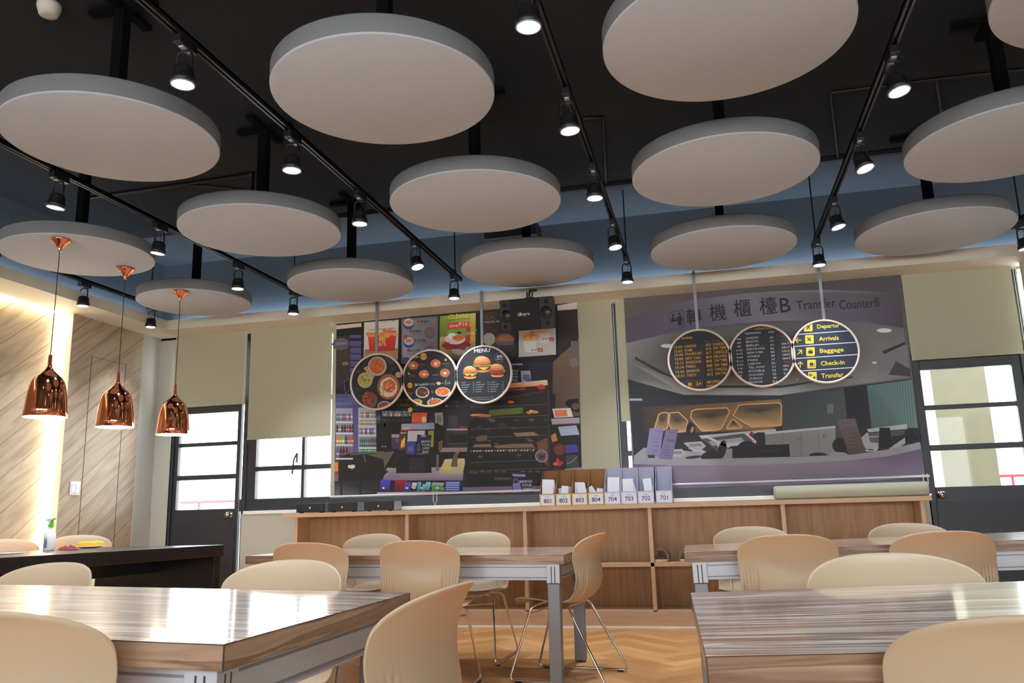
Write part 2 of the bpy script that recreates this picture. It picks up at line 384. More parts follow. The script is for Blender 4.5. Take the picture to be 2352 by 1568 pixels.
# window wall frame
b = MB()
b.box(-4.52, 1.70, YW, YW+.06, 1.02, 1.135, 'dark_frame')
b.box(-4.52, 1.70, YW, YW+.06, 2.74, ZL, 'dark_frame')
for z in (1.425, 2.1): b.box(-4.35, 1.66, YW+.005, YW+.055, z-.022, z+.022, 'dark_frame')
for x, wd in ((-4.41, .11), (-3.845, .03), (-3.17, .05), (-2.5, .03), (-1.85, .05), (-1.25, .03), (-.748, .105), (0, .03), (.6, .05), (1.15, .03), (1.67, .07)):
    b.box(x-wd/2, x+wd/2, YW, YW+.06, 1.135, 2.74, 'dark_frame')
fw = struct(b, 'window_1', 'dark framed window band behind the blinds', 'window')
g = MB(); g.box(-4.36, 1.66, YW+.03, YW+.034, 1.13, 2.75, 'window_glass'); g.build('window_pane', fw)
g = MB(); g.box(-3.905, -3.895, YW-.03, YW, 1.47, 1.56, 'black_metal'); g.tube([(-3.90, YW-.02, 1.56), (-3.915, YW-.05, 1.50), (-3.93, YW-.05, 1.36)], .008, 'black_metal'); g.build('window_handle', fw)
b = MB(); b.box(-4.46, 1.69, YW-.028, YW+.05, .99, 1.022, 'sill_white'); struct(b, 'trim_2', 'white sill under the window band', 'trim', bevel=.003)
# doors
def door(name, label, x0, x1, px0, px1, knobx, hinge):
    b = MB(); t0, t1 = YW+.0, YW+.05
    zs = [(1.05, 1.342), (1.388, 1.674), (1.712, 2.008)]
    b.box(x0, px0, t0, t1, .01, 2.09, 'dark_door'); b.box(px1, x1, t0, t1, .01, 2.09, 'dark_door')
    b.box(px0, px1, t0, t1, .01, 1.05, 'dark_door'); b.box(px0, px1, t0, t1, 2.008, 2.09, 'dark_door')
    b.box(px0, px1, t0, t1, 1.342, 1.388, 'dark_door'); b.box(px0, px1, t0, t1, 1.674, 1.712, 'dark_door')
    b.box(px0-.01, px1+.01, t0-.008, t0, .12, .93, 'dark_frame')
    d = struct(b, name, label, 'door', bevel=.004)
    for z0, z1 in zs:
        g = MB(); g.box(px0, px1, YW+.02, YW+.024, z0, z1, 'window_glass'); g.build('door_pane', d)
    k = MB(); k.lathe([(.0, -.075), (.02, -.073), (.028, -.06), (.026, -.042), (.014, -.034), (.012, -.012), (.03, -.008), (.032, 0)], 'metal_knob', 20, (knobx, YW, .99), rot=Matrix.Rotation(R(-90), 3, 'X')); k.build('door_knob', d)
    return d
door('door_1', 'dark door with three bright panes at the left end of the far wall', -5.275, -4.535, -5.235, -4.573, -4.613, 1)
door('door_2', 'dark door with three bright panes and a knob at the right end', 1.715, 2.505, 1.752, 2.436, 1.785, 1)
b = MB()
b.box(-5.31, -5.275, YW-.02, YW+.08, 0, 2.13, 'dark_frame'); b.box(-4.495, -4.45, YW-.01, YW+.08, 0, 2.8, 'dark_frame'); b.box(-5.31, -4.45, YW-.02, YW+.08, 2.09, 2.14, 'dark_frame')
b.box(-5.275, -4.45, YW, YW+.05, 2.7, ZL-.03, 'dark_frame')
struct(b, 'trim_3', 'dark frame around the left door', 'trim')
b = MB()
b.box(1.69, 1.715, YW-.02, YW+.08, 0, 2.8, 'dark_frame'); b.box(2.505, 2.57, YW-.02, YW+.08, 0, 2.8, 'dark_frame'); b.box(1.69, 2.57, YW-.02, YW+.08, 2.09, 2.14, 'dark_frame')
b.box(1.69, 2.57, YW, YW+.05, 2.7, ZL, 'dark_frame')
struct(b, 'trim_4', 'dark frame around the right door', 'trim')
# black conduits on the ceiling
b = MB(); b.box(-3.7, 5.5, 6.40, 6.44, ZC-.03, ZC, 'black_metal'); tag(b.build('conduit'), 'long black conduit fixed across the ceiling parallel to the far wall', 'conduit')
b = MB(); b.tube([(-4.95, 5.39, ZC-.012), (-3.35, 5.35, ZC-.012), (-3.3, 5.33, ZC-.012), (-3.28, 5.30, 3.2)], .014, 'black_metal'); b.tube([(-3.95, 5.36, ZC-.012), (-3.55, 5.62, ZC-.012)], .010, 'black_metal')
tag(b.build('conduit'), 'thin black conduit on the ceiling above the left discs', 'conduit')
def ceilpt(x, y): # point of the ceiling plane
    d = rr*((x-1176)/F) + dd*((y-784)/F) + fwd
    return Vector((0, 0, H)) + d*((ZC-.01-H)/d.z)
b = MB(); b.tube([ceilpt(1907, 213), ceilpt(2150, 182), ceilpt(2352, 160)], .010, 'black_metal'); b.tube([ceilpt(1907, 213), ceilpt(1925, 368)], .010, 'black_metal'); b.tube([ceilpt(2150, 182), ceilpt(2161, 256)], .010, 'black_metal')
tag(b.build('conduit'), 'thin black conduit branching over the right discs', 'conduit')
b = MB(); b.tube([ceilpt(1340, 272), ceilpt(1385, 268), ceilpt(1392, 420)], .010, 'black_metal')
tag(b.build('conduit'), 'thin black conduit bending beside the middle light track', 'conduit')
# ================================================================ CEILING DISCS
def make_disc():
    root = empty('ceiling_disc')
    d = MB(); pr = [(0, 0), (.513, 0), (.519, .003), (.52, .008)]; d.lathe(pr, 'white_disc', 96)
    d.lathe([(.52, .008), (.52, .088), (.515, .096), (0, .096)], 'disc_side_shaded', 96)
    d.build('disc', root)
    p = MB(); p.box(-.03, .03, -.03, .03, .096, ZC-2.84-.03, 'matt_black'); p.build('post', root)
    p = MB(); p.box(-.2, .2, -.025, .025, ZC-2.84-.03, ZC-2.84, 'matt_black'); p.box(-.025, .025, -.2, .2, ZC-2.84-.03, ZC-2.84, 'matt_black'); p.build('ceiling_bracket', root)
    return root
discs = [(-2.807, 3.247, .508, 'left disc of the row nearest the camera'), (-1.326, 3.2, .505, 'second from left in the row nearest the camera'), (.192, 3.179, .507, 'third from left in the nearest row, cut by the top edge'), (1.70, 3.16, .51, 'disc cut off at the top right corner of the view'),
 (-4.318, 4.743, .506, 'middle row disc carrying two copper pendants'), (-2.826, 4.688, .528, 'middle row disc right of the two pendant canopies'), (-1.304, 4.629, .532, 'disc at the centre of the middle row'), (.201, 4.595, .526, 'middle row disc between the two right light tracks'), (1.72, 4.66, .53, 'middle row disc cut by the right edge of the view'),
 (-4.351, 6.171, .482, 'far row disc carrying one copper pendant'), (-2.829, 6.125, .521, 'far row disc above the left hanging round boards'), (-1.302, 6.112, .53, 'far row disc above the black loudspeaker'), (.21, 6.095, .536, 'far row disc above the airport board picture'), (1.694, 6.185, .528, 'far row disc above the right door')]
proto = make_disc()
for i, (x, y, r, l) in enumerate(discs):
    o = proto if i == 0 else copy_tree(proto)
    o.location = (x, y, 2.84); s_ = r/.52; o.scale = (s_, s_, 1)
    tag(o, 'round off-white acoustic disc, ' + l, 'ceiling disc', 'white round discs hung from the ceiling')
# ================================================================ LIGHT TRACKS AND SPOTS
TR = [(-5.14, 'track nearest the left wall'), (-3.62, 'second track from the left'), (-2.06, 'third track from the left'), (-.553, 'track running past the loudspeaker'), (.95, 'track right of the centre'), (2.42, 'track near the right edge')]
ZT = 3.0
for i, (x, l) in enumerate(TR):
    root = empty('light_track', (x, 0, 0)); tag(root, 'black ceiling light rail, the ' + l, 'light track', 'black rails carrying the spotlights')
    t = MB(); y1 = 6.76
    t.box(-.0175, -.006, YB+.3, y1, ZT-.012, ZT+.018, 'black_metal'); t.box(.006, .0175, YB+.3, y1, ZT-.012, ZT+.018, 'black_metal'); t.box(-.0175, .0175, YB+.3, y1, ZT+.005, ZT+.018, 'black_metal')
    t.build('rail', root)
    for y in (6.60, 1.6, -.6): t = MB(); t.tube([(0, y, ZT+.018), (0, y, ZC)], .006, 'black_metal', 6); t.lathe([(.012, ZT+.018), (.012, ZT+.05)], 'black_metal', 8, (0, y, 0)); t.build('hanger_rod', root)
def make_spot():
    root = empty('track_spotlight')
    a_ = MB(); a_.box(-.02, .02, -.06, .06, -.05, -.012, 'black_plastic'); a_.box(-.012, .012, -.03, .03, -.058, -.05, 'aluminium'); a_.build('adapter', root, bevel=.002)
    y = MB()
    pts = [(-.036, 0, -.15), (-.036, 0, -.085), (-.030, 0, -.070), (-.018, 0, -.062), (.018, 0, -.062), (.030, 0, -.070), (.036, 0, -.085), (.036, 0, -.15)]
    y.tube(pts, .006, 'black_metal', 6); y.build('yoke', root)
    h = MB(); h.lathe([(0, -.132), (.030, -.134), (.041, -.145), (.043, -.155), (.044, -.185), (.050, -.192), (.052, -.215), (.046, -.216), (.044, -.205), (0, -.2)], 'black_plastic', 28); h.build('lamp_head', root)
    l = MB(); l.lathe([(0, -.2145), (.042, -.2145), (.0435, -.210)], 'led_lens', 28); le = l.build('lens', root)
    r_ = MB(); r_.lathe([(.044, -.214), (.0515, -.216), (.050, -.221), (.045, -.221)], 'led_rim', 28, closed=True); r_.build('lens_ring', root)
    w_ = MB(); w_.tube([(.004, 0, -.055), (.012, .004, -.09), (.004, 0, -.135)], .0018, 'black_metal', 5); w_.build('wire', root)
    L_ = bpy.data.lights.new('spot_beam', 'SPOT'); L_.energy = 120; L_.color = (.84, .92, 1); L_.spot_size = R(92); L_.spot_blend = 1; L_.shadow_soft_size = .04
    lo = bpy.data.objects.new('spot_beam', L_); COL.objects.link(lo); lo.parent = root; lo.location = (0, 0, -.225)
    return root
def lensXY(px, py):
    d = rr*((px-1176)/F) + dd*((py-784)/F) + fwd
    return Vector((0, 0, H)) + d*((ZT-.21-H)/d.z)
spots = [
 (2, 432, 188, 0, 0, 'nearest of five on the third rail'), (2, 679, 387, 0, 0, 'second nearest on the third rail'), (2, 838, 510, 0, 0, 'middle one of the third rail'), (2, 963, 612, -6, 16, 'tilted one next to last on the third rail'), (2, 1042, 683, 0, 0, 'last one at the far end of the third rail'),
 (3, 1200, 60, 0, 0, 'nearest one, at the top edge of the view'), (3, 1303, 298, 0, 5, 'right of the centre disc, second on its rail'), (3, 1369, 452, 0, 0, 'third on the rail past the loudspeaker'), (3, 1418, 566, -4, 8, 'fourth on the rail past the loudspeaker'), (3, 1447, 645, 0, 0, 'last one above the plain blind in the middle'),
 (4, 2038, 212, -5, 8, 'nearest on the rail right of the centre'), (4, 1975, 388, -8, 14, 'second on the rail right of the centre, tilted'), (4, 1925, 520, -4, 12, 'third on the rail right of the centre'), (4, 1890, 606, 0, 0, 'last one above the yellow airport sign'),
 (1, 157, 470, 0, -8, 'nearest on the second rail, over the left disc'), (1, 375, 578, 0, -8, 'second on the second rail'), (1, 556, 660, 0, 0, 'third on the second rail, before a disc side'), (1, 680, 718, 0, 0, 'last one of the second rail'),
 (0, 10, 630, 0, -6, 'cut by the left edge of the view'), (0, 215, 698, 0, 0, 'between the first two copper pendants'), (0, 358, 748, 0, 0, 'last one beside the left wall corner'), (5, 2345, 570, 0, 4, 'cut by the right edge of the view')]
sp0 = make_spot()
for i, (tk, px, py, ax, ay, l) in enumerate(spots):
    o = sp0 if i == 0 else copy_tree(sp0)
    p = lensXY(px, py); o.location = (TR[tk][0], p.y, ZT)
    if ax or ay:   # the head tips in its yoke
        for ch in o.children:
            if ch.name.split('.')[0] in ('lamp_head', 'lens', 'lens_ring', 'spot_beam'):
                M_ = Matrix.Translation((0, 0, -.15)) @ Matrix.Rotation(R(ax), 4, 'X') @ Matrix.Rotation(R(-ay), 4, 'Y') @ Matrix.Translation((0, 0, .15))
                ch.matrix_local = M_ @ Matrix.Translation(ch.location)
    tag(o, 'small black LED track spotlight, ' + l, 'spotlight', 'black spotlights on the rails')
# unseen spotlights added on the rails out of view, to light the chairs
for kk, (tk, y) in enumerate(((1, 2.7), (2, 1.75), (3, 1.55), (4, 2.1))):
    o = copy_tree(sp0); o.location = (TR[tk][0], y, ZT); tag(o, 'added unseen LED track spotlight above the viewer, ' + ('second', 'third', 'fourth', 'fifth', 'sixth', 'left', 'right')[tk] + ' rail, ' + ('forward', 'middle', 'rearward')[0 if y > 1.3 else (1 if y > .3 else 2)] + (' left', ' right')[kk % 2] + ' one', 'spotlight', 'added spotlights out of view')
# smoke detector
p = ceilpt(113, 14)
b = MB(); b.lathe([(0, 0), (.058, 0), (.058, -.02), (.05, -.045), (.045, -.062), (.02, -.066), (0, -.066)], 'lip_paint', 28); o = b.build('smoke_detector', loc=(p.x, p.y, ZC)); tag(o, 'small cream smoke detector on the dark ceiling at the top left', 'smoke detector')
# black box fixed at the ceiling behind the discs
p = at(1183, 530, 6.9)
b = MB(); b.box(-.26, .22, -.12, .12, -.09, .04, 'black_plastic'); b.box(-.05, .05, -.05, .05, .04, ZC-p.z, 'black_metal'); o = b.build('ceiling_box', loc=(p.x, 6.9, p.z)); tag(o, 'flat black box hung from the ceiling between the centre discs', 'ceiling box')
# ================================================================ COPPER PENDANTS
def make_pendant():
    root = empty('pendant_lamp')
    c = MB()
    c.lathe([(.050, 0), (.064, -.003), (.066, -.010), (.058, -.018), (.040, -.030), (.024, -.044), (.015, -.058), (.012, -.076)], 'copper', 36)
    for k in range(3):
        a0 = 2*PI*k/3+.4
        c.tube([(.060*math.cos(a0), .060*math.sin(a0), -.014), (.036*math.cos(a0), .036*math.sin(a0), -.036), (.016*math.cos(a0), .016*math.sin(a0), -.062)], .005, 'copper', 8)
    c.lathe([(0, -.066), (.012, -.066), (.011, -.088), (0, -.088)], 'copper', 16)
    c.lathe([(0, 0), (.05, 0), (.05, -.004), (0, -.004)], 'copper', 24)
    c.build('canopy', root)
    c = MB(); c.tube([(0, 0, -.085), (0, 0, -.80)], .0028, 'black_plastic', 6); c.build('cord', root)
    prof = [(.0115, 0), (.0125, -.004), (.0115, -.03), (.013, -.06), (.017, -.082), (.030, -.104), (.052, -.126), (.079, -.150), (.096, -.178), (.106, -.21), (.114, -.25), (.120, -.30), (.125, -.36), (.130, -.408), (.1285, -.409)]
    s = MB(); s.lathe(prof, 'copper', 64); s.lathe([(.0115, 0), (0, 0)], 'copper', 64)
    prof2 = [(.1285, -.409), (.122, -.36), (.116, -.30), (.110, -.25), (.1, -.20), (.08, -.16), (.04, -.125), (.0, -.11)]
    s.lathe(prof2, 'lamp_inside', 64)
    sh = s.build('lamp_shade', root, loc=(0, 0, -.795))
    bl = MB(); bl.lathe([(0, -.2), (.02, -.2), (.03, -.23), (.045, -.26), (.05, -.29), (.04, -.32), (.02, -.335), (0, -.34)], 'bulb', 20); bl.build('bulb', root, loc=(0, 0, -.795))
    L_ = bpy.data.lights.new('pendant_light', 'POINT'); L_.energy = 5; L_.color = (1, .88, .7); L_.shadow_soft_size = .05
    lo = bpy.data.objects.new('pendant_light', L_); COL.objects.link(lo); lo.parent = root; lo.location = (0, 0, -1.19)
    return root
pd = make_pendant()
for i, (x, y, l) in enumerate([(-4.147, 4.384, 'nearest and largest looking of the three'), (-4.196, 5.085, 'middle one of the three'), (-4.211, 5.771, 'one nearest the dark left door')]):
    o = pd if i == 0 else copy_tree(pd)
    o.location = (x, y, 2.84)
    tag(o, 'shiny copper bell pendant lamp over the black table, ' + l, 'pendant lamp', 'copper bell pendants')
# ================================================================ PRINTS
FONT = None
class Print:
    """a flat print: coloured pieces lying on the plane y = Y, each placed by its photo position"""
    def __init__(s, Y, crop, step=.0004):
        s.Y = Y; s.c = crop; s.v = []; s.f = []; s.col = []; s.n = 0; s.step = step; s.clip = None; s.gain = 1.0; s.cnt = 0; s.bold = .008
    def C(s, c): q = srgb(*c); return (min(.85, q[0]*s.gain), min(.85, q[1]*s.gain), min(.85, q[2]*s.gain), 1)
    def P(s, x, y):
        q = at(s.c[0]+x/s.c[2], s.c[1]+y/s.c[2], s.Y); return q.x, q.z
    def clipc(s, pts):
        if not s.clip: return pts
        cx, cz, r = s.clip; n = 40
        cp = [(cx+r*math.cos(2*PI*k/n), cz+r*math.sin(2*PI*k/n)) for k in range(n)]
        out = pts
        for k in range(n):
            a, b_ = cp[k], cp[(k+1) % n]; inp = out; out = []
            if not inp: return []
            def side(p): return (b_[0]-a[0])*(p[1]-a[1])-(b_[1]-a[1])*(p[0]-a[0])
            for i in range(len(inp)):
                p, q = inp[i], inp[(i+1) % len(inp)]; sp_, sq = side(p), side(q)
                if sp_ >= 0: out.append(p)
                if (sp_ >= 0) != (sq >= 0):
                    t = sp_/(sp_-sq); out.append((p[0]+(q[0]-p[0])*t, p[1]+(q[1]-p[1])*t))
        return out
    def raw(s, pts, col, layer, cols=None):
        pts2 = s.clipc(pts)
        if len(pts2) < 3: return
        if cols is not None and len(pts2) != len(pts): cols = None
        o = len(s.v); s.cnt += 1; y = s.Y - layer*s.step - (s.cnt % 18)*2e-5
        s.v += [(p[0], y, p[1]) for p in pts2]; s.f.append(tuple(range(o, o+len(pts2)))); s.col.append([s.C(c) for c in cols] if cols else [s.C(col)]*len(pts2))
    def poly(s, pts, col, layer=1, cols=None): s.raw([s.P(*p) for p in pts], col, layer, cols)
    def rect(s, x0, y0, x1, y1, col, layer=1, col2=None): s.poly([(x0, y0), (x1, y0), (x1, y1), (x0, y1)], col, layer, [col, col, col2, col2] if col2 else None)
    def ell(s, cx, cy, rx, ry=None, col=(0, 0, 0), layer=1, seg=20, jag=0, rot=0):
        ry = rx if ry is None else ry; pts = []
        for k in range(seg):
            a = 2*PI*k/seg; j = 1+random.uniform(-jag, jag); x = rx*math.cos(a)*j; y = ry*math.sin(a)*j
            pts.append((cx+x*math.cos(rot)-y*math.sin(rot), cy+x*math.sin(rot)+y*math.cos(rot)))
        s.poly(pts, col, layer)
    def ring(s, cx, cy, r0, r1, col, layer=1, seg=28):
        for k in range(seg):
            a, b_ = 2*PI*k/seg, 2*PI*(k+1)/seg
            s.poly([(cx+r0*math.cos(a), cy+r0*math.sin(a)), (cx+r1*math.cos(a), cy+r1*math.sin(a)), (cx+r1*math.cos(b_), cy+r1*math.sin(b_)), (cx+r0*math.cos(b_), cy+r0*math.sin(b_))], col, layer)
    def line(s, x0, y0, x1, y1, w_, col, layer=2):
        dx, dy = x1-x0, y1-y0; l = math.hypot(dx, dy) or 1; nx, ny = -dy/l*w_/2, dx/l*w_/2
        s.poly([(x0+nx, y0+ny), (x1+nx, y1+ny), (x1-nx, y1-ny), (x0-nx, y0-ny)], col, layer)
    def path(s, pts, w_, col, layer=2, close=False):
        n = len(pts)
        for i in range(n if close else n-1): s.line(*pts[i], *pts[(i+1) % n], w_, col, layer)
    def text(s, t, x, y, h, col, layer=3, w=None, al='C', slope=0):
        """t centred (or left aligned) at x, y; h = height of its bounding box, w = its width, in crop pixels"""
        cu = bpy.data.curves.new('t', 'FONT'); cu.body = t; cu.resolution_u = 2; cu.offset = s.bold; to = bpy.data.objects.new('t', cu); COL.objects.link(to)
        dg = bpy.context.evaluated_depsgraph_get(); me = bpy.data.meshes.new_from_object(to.evaluated_get(dg)); bpy.data.objects.remove(to)
        if not me.vertices: return
        xs = [v.co.x for v in me.vertices]; ys = [v.co.y for v in me.vertices]
        x0, x1, y0, y1 = min(xs), max(xs), min(ys), max(ys)
        p0 = s.P(x, y); px = s.P(x+1, y); pz = s.P(x, y+1)
        ux = (px[0]-p0[0]); uz = (p0[1]-pz[1])
        kz = h*uz/(y1-y0); kx = kz if w is None else w*ux/(x1-x0)
        W_ = (x1-x0)*kx
        bx = p0[0] - (W_/2 if al == 'C' else 0); yy = s.Y-(layer+.95)*s.step
        o = len(s.v)
        for v in me.vertices:
            X = bx+(v.co.x-x0)*kx; s.v.append((X, yy, p0[1]+(v.co.y-(y0+y1)/2)*kz + slope*(X-p0[0])))
        for p in me.polygons: s.f.append(tuple(o+i for i in p.vertices)); s.col.append([s.C(col)]*len(p.vertices))
        bpy.data.meshes.remove(me)
    def build(s, name, parent=None):
        me = bpy.data.meshes.new(name); me.from_pydata(s.v, [], s.f)
        ca = me.color_attributes.new('Col', 'FLOAT_COLOR', 'CORNER')
        for p in me.polygons:
            for k, li in enumerate(p.loop_indices): ca.data[li].color = s.col[p.index][k]
        me.materials.append(MATS['print']); me.update()
        # faces look toward the room
        bm = bmesh.new(); bm.from_mesh(me)
        for f in bm.faces:
            f.normal_update()
            if f.normal.y > 0: f.normal_flip()
        bm.to_mesh(me); bm.free()
        o = bpy.data.objects.new(name, me); COL.objects.link(o); o.parent = parent
        return o
# ---- picture blinds: printed cloth with bottom bar
def pic_blind(name, x0, x1, z0, y, label, art, bar):
    root = empty(name, ((x0+x1)/2, y, ZL)); cx = (x0+x1)/2
    b = MB(); b.box(x0-cx, x1-cx, .001, .003, z0-ZL, -.002, 'blind_cloth'); b.build('cloth', root)
    o = art.build('printed_picture', root); o.matrix_parent_inverse = Matrix.Translation((-cx, -y, -ZL))
    b = MB(); b.tube([(bar[0]-cx, .0, bar[1]-ZL), (bar[2]-cx, .0, bar[3]-ZL)], .011, 'bar_white', 10); b.build('bottom_bar', root)
    b = MB()
    for xx in (bar[2]-cx-.03,) if name.endswith('2') else (bar[0]-cx+1.05, ): b.tube([(xx-.018, -.015, bar[1]-ZL+.02), (xx-.022, -.015, bar[1]-ZL-.06), (xx-.005, -.015, bar[1]-ZL-.11), (xx+.014, -.015, bar[1]-ZL-.06), (xx+.012, -.015, bar[1]-ZL+.02)], .003, 'white_cord', 6)
    b.build('pull_cord', root)
    tag(root, label, 'picture blind', 'roller blinds printed with photographs')
YP = 7.20
A = Print(YP, (740, 640, 2.8)); A.gain = 1.35; rn = random.Random(11)
def pr_(*a): return rn.uniform(*a)
A.poly([(92, 290), (1640, 140), (1670, 1230), (1670, 1378), (78, 1402)], (30, 28, 31), 0)
A.poly([(92, 300), (262, 283), (262, 307), (92, 325)], (196, 178, 160), 1); A.poly([(1510, 172), (1640, 150), (1640, 194), (1512, 206)], (196, 188, 182), 1)
A.poly([(92, 325), (262, 307), (262, 360), (92, 375)], (22, 20, 24), 1)
A.poly([(92, 372), (182, 364), (182, 640), (92, 700)], (52, 44, 48), 1); A.ell(135, 500, 42, 70, (66, 48, 42), 2, jag=.1); A.ell(150, 545, 22, 14, (110, 104, 110), 3, jag=.2); A.ell(120, 420, 55, 38, (88, 84, 98), 2, jag=.1)
A.text('DENG', 124, 416, 17, (150, 150, 158), 3, w=66); A.text('NASI', 122, 390, 9, (120, 118, 126), 3, w=44)
for k, y in enumerate((362, 400, 445, 487, 530, 575, 618)): A.rect(181, y, 250, y+(20 if k == 0 else 36), (92, 88, 138), 2, (74, 70, 116)); A.line(190, y+12, 240, y+10, 2, (60, 56, 96), 3)
A.poly([(252, 283), (1512, 172), (1524, 525), (1262, 545), (262, 560)], (17, 15, 18), 1)
A.path([(140, 660), (185, 640), (192, 700), (150, 740)], 4, (90, 88, 140), 3, True)
A.path([(130, 715), (95, 600)], 3, (60, 56, 84), 3)
# right wall, dark and warm
A.poly([(1514, 205), (1640, 194), (1650, 380), (1520, 500)], (42, 36, 38), 2); A.poly([(1484, 535), (1522, 500), (1650, 390), (1660, 880), (1480, 900)], (118, 94, 74), 2, [(92, 76, 66), (110, 86, 60), (120, 96, 78), (96, 76, 66), (66, 54, 52)]); A.ell(1620, 540, 28, 30, (120, 108, 112), 3, jag=.08); A.rect(1600, 400, 1640, 490, (100, 92, 98), 3)
# menu panels
A.poly([(270, 281), (492, 263), (487, 520), (268, 532)], (196, 190, 180), 2); A.poly([(275, 455), (488, 445), (487, 520), (270, 530)], (158, 118, 88), 3, [(140, 104, 78), (150, 112, 84), (176, 136, 102), (160, 122, 92)])
A.poly([(296, 372), (478, 360), (466, 462), (304, 466)], (196, 62, 38), 4, [(206, 72, 44), (200, 66, 40), (168, 40, 30), (172, 42, 30)])
for k in range(16): A.ell(300+k*11.5, pr_(345, 372)-k*.8, pr_(13, 20), pr_(9, 15), rn.choice([(224, 128, 66), (208, 104, 50), (236, 148, 84)]), 5, 12, .2)
A.poly([(366, 372), (408, 369), (408, 400), (366, 402)], (226, 150, 50), 6); A.text('ATS', 386, 420, 26, (232, 226, 216), 6, w=50); A.text('10 pcs  P481', 425, 276, 13, (120, 110, 104), 4, w=88); A.line(300, 330, 470, 318, 5, (120, 130, 90), 3)
A.poly([(512, 260), (744, 240), (742, 530), (512, 545)], (128, 128, 134), 2, [(120, 120, 126), (104, 104, 110), (92, 92, 98), (150, 148, 154)]); A.path([(520, 265), (736, 247), (732, 530), (518, 540)], 3, (70, 70, 78), 3, True); A.rect(515, 505, 560, 542, (74, 70, 120), 3)
for (x, y) in ((556, 288), (558, 408)): A.ell(x, y, 36, 38, (52, 66, 128), 3); A.ell(x, y-8, 32, 26, (176, 170, 166), 4); A.ell(x, y-8, 24, 12, (172, 116, 80), 5, jag=.15)
A.ell(692, 347, 36, 38, (84, 84, 92), 3); A.ell(692, 345, 24, 16, (100, 88, 82), 4, jag=.15); A.ell(690, 455, 34, 24, (70, 74, 118), 3); A.ell(690, 462, 28, 12, (150, 146, 146), 4)
for (x, y) in ((537, 374), (708, 303), (708, 418)): A.poly([(x-13, y-10), (x+13, y-12), (x+9, y+14), (x-9, y+14)], (170, 60, 40), 5)
for t, x, y in (('P81', 662, 275), ('P89', 612, 338), ('P78', 640, 399), ('P104', 598, 463)):
    A.ell(x-42, y-2, 10, 10, (140, 50, 60), 4, 14); A.text(t, x, y, 19, (36, 34, 44), 4, w=50 if len(t) < 4 else 60); A.line(x-45, y+22, x+35, y+17, 3, (86, 82, 88), 4)
A.poly([(757, 241), (988, 220), (985, 520), (755, 535)], (150, 166, 62), 2, [(118, 140, 50), (196, 190, 96), (84, 70, 52), (70, 60, 44)])
A.poly([(757, 375), (985, 350), (985, 520), (755, 535)], (146, 118, 82), 3, [(176, 156, 96), (184, 160, 110), (78, 66, 54), (66, 58, 48)])
A.ell(900, 340, 95, 40, (104, 150, 60), 3, jag=.12); A.text('CLEAN', 872, 241, 30, (216, 200, 70), 5, w=118, slope=0); A.text('Signature Classic', 878, 262, 15, (60, 56, 34), 6, w=150)
A.poly([(806, 288), (946, 271), (948, 313), (868, 322), (862, 330), (856, 322), (808, 322)], (198, 58, 46), 6); A.text('SAVE', 846, 303, 17, (236, 220, 214), 7, w=56); A.text('P10', 908, 292, 27, (236, 228, 222), 7, w=56)
A.poly([(765, 430), (815, 385), (930, 380), (960, 430), (900, 450), (800, 455)], (128, 30, 34), 4); A.ell(855, 388, 66, 34, (196, 188, 178), 5); A.ell(835, 368, 26, 20, (220, 214, 204), 6); A.ell(876, 380, 40, 20, (196, 98, 50), 6, jag=.15); A.rect(868, 340, 895, 355, (40, 44, 34), 7)
A.poly([(926, 310), (950, 308), (954, 400), (924, 402)], (156, 60, 36), 6); A.poly([(956, 300), (980, 298), (984, 400), (958, 402)], (196, 150, 50), 6); A.text('C2', 938, 352, 15, (230, 220, 190), 7); A.text('C2', 968, 350, 15, (230, 220, 190), 7)
A.ell(890, 455, 55, 36, (150, 142, 134), 4); A.ell(905, 442, 20, 16, (120, 50, 40), 5); A.text('P110', 798, 411, 14, (110, 46, 44), 6, w=50)
A.poly([(1035, 216), (1250, 198), (1242, 500), (1038, 500)], (56, 48, 46), 2, [(52, 46, 44), (46, 40, 40), (34, 30, 32), (50, 44, 44)]); A.text('CHIC', 1082, 222, 20, (92, 66, 40), 4, w=88); A.text('SK', 1082, 250, 28, (112, 74, 44), 4, w=76); A.text('"WITH RI', 1090, 277, 14, (176, 170, 164), 4, w=100)
A.ell(1074, 388, 40, 40, (158, 146, 132), 3); A.ell(1176, 390, 66, 36, (120, 78, 54), 3, jag=.12); A.ell(1180, 385, 50, 22, (146, 98, 68), 4, jag=.2); A.poly([(1110, 405), (1235, 402), (1225, 432), (1130, 430)], (92, 80, 84), 4); A.poly([(1110, 430), (1240, 425), (1242, 500), (1180, 500)], (46, 40, 42), 4)
A.poly([(1264, 320), (1502, 300), (1504, 487), (1264, 504)], (170, 167, 164), 2, [(160, 158, 156), (176, 172, 170), (180, 176, 174), (168, 166, 164)])
for (x, y, r_) in ((1312, 372, 22), (1350, 358, 22), (1362, 385, 18), (1325, 392, 20), (1398, 322, 22), (1438, 318, 20), (1415, 338, 16)): A.ell(x, y, r_, r_, rn.choice([(206, 138, 80), (222, 160, 104), (190, 124, 74)]), 3, 16, .08)
A.poly([(1292, 400), (1382, 396), (1372, 458), (1305, 462)], (196, 192, 188), 4); A.poly([(1392, 352), (1466, 346), (1460, 398), (1400, 408)], (198, 194, 190), 4); A.ell(1420, 404, 44, 12, (196, 190, 186), 3); A.ell(1345, 462, 44, 12, (190, 186, 182), 3)
A.text('P105', 1438, 386, 13, (50, 46, 50), 5, w=40); A.text('P105', 1366, 458, 13, (50, 46, 50), 5, w=40); A.rect(1461, 378, 1491, 402, (176, 50, 48), 5); A.text('34', 1476, 392, 12, (226, 210, 206), 6); A.rect(1388, 446, 1418, 470, (176, 50, 48), 5); A.text('10', 1403, 460, 12, (226, 210, 206), 6)
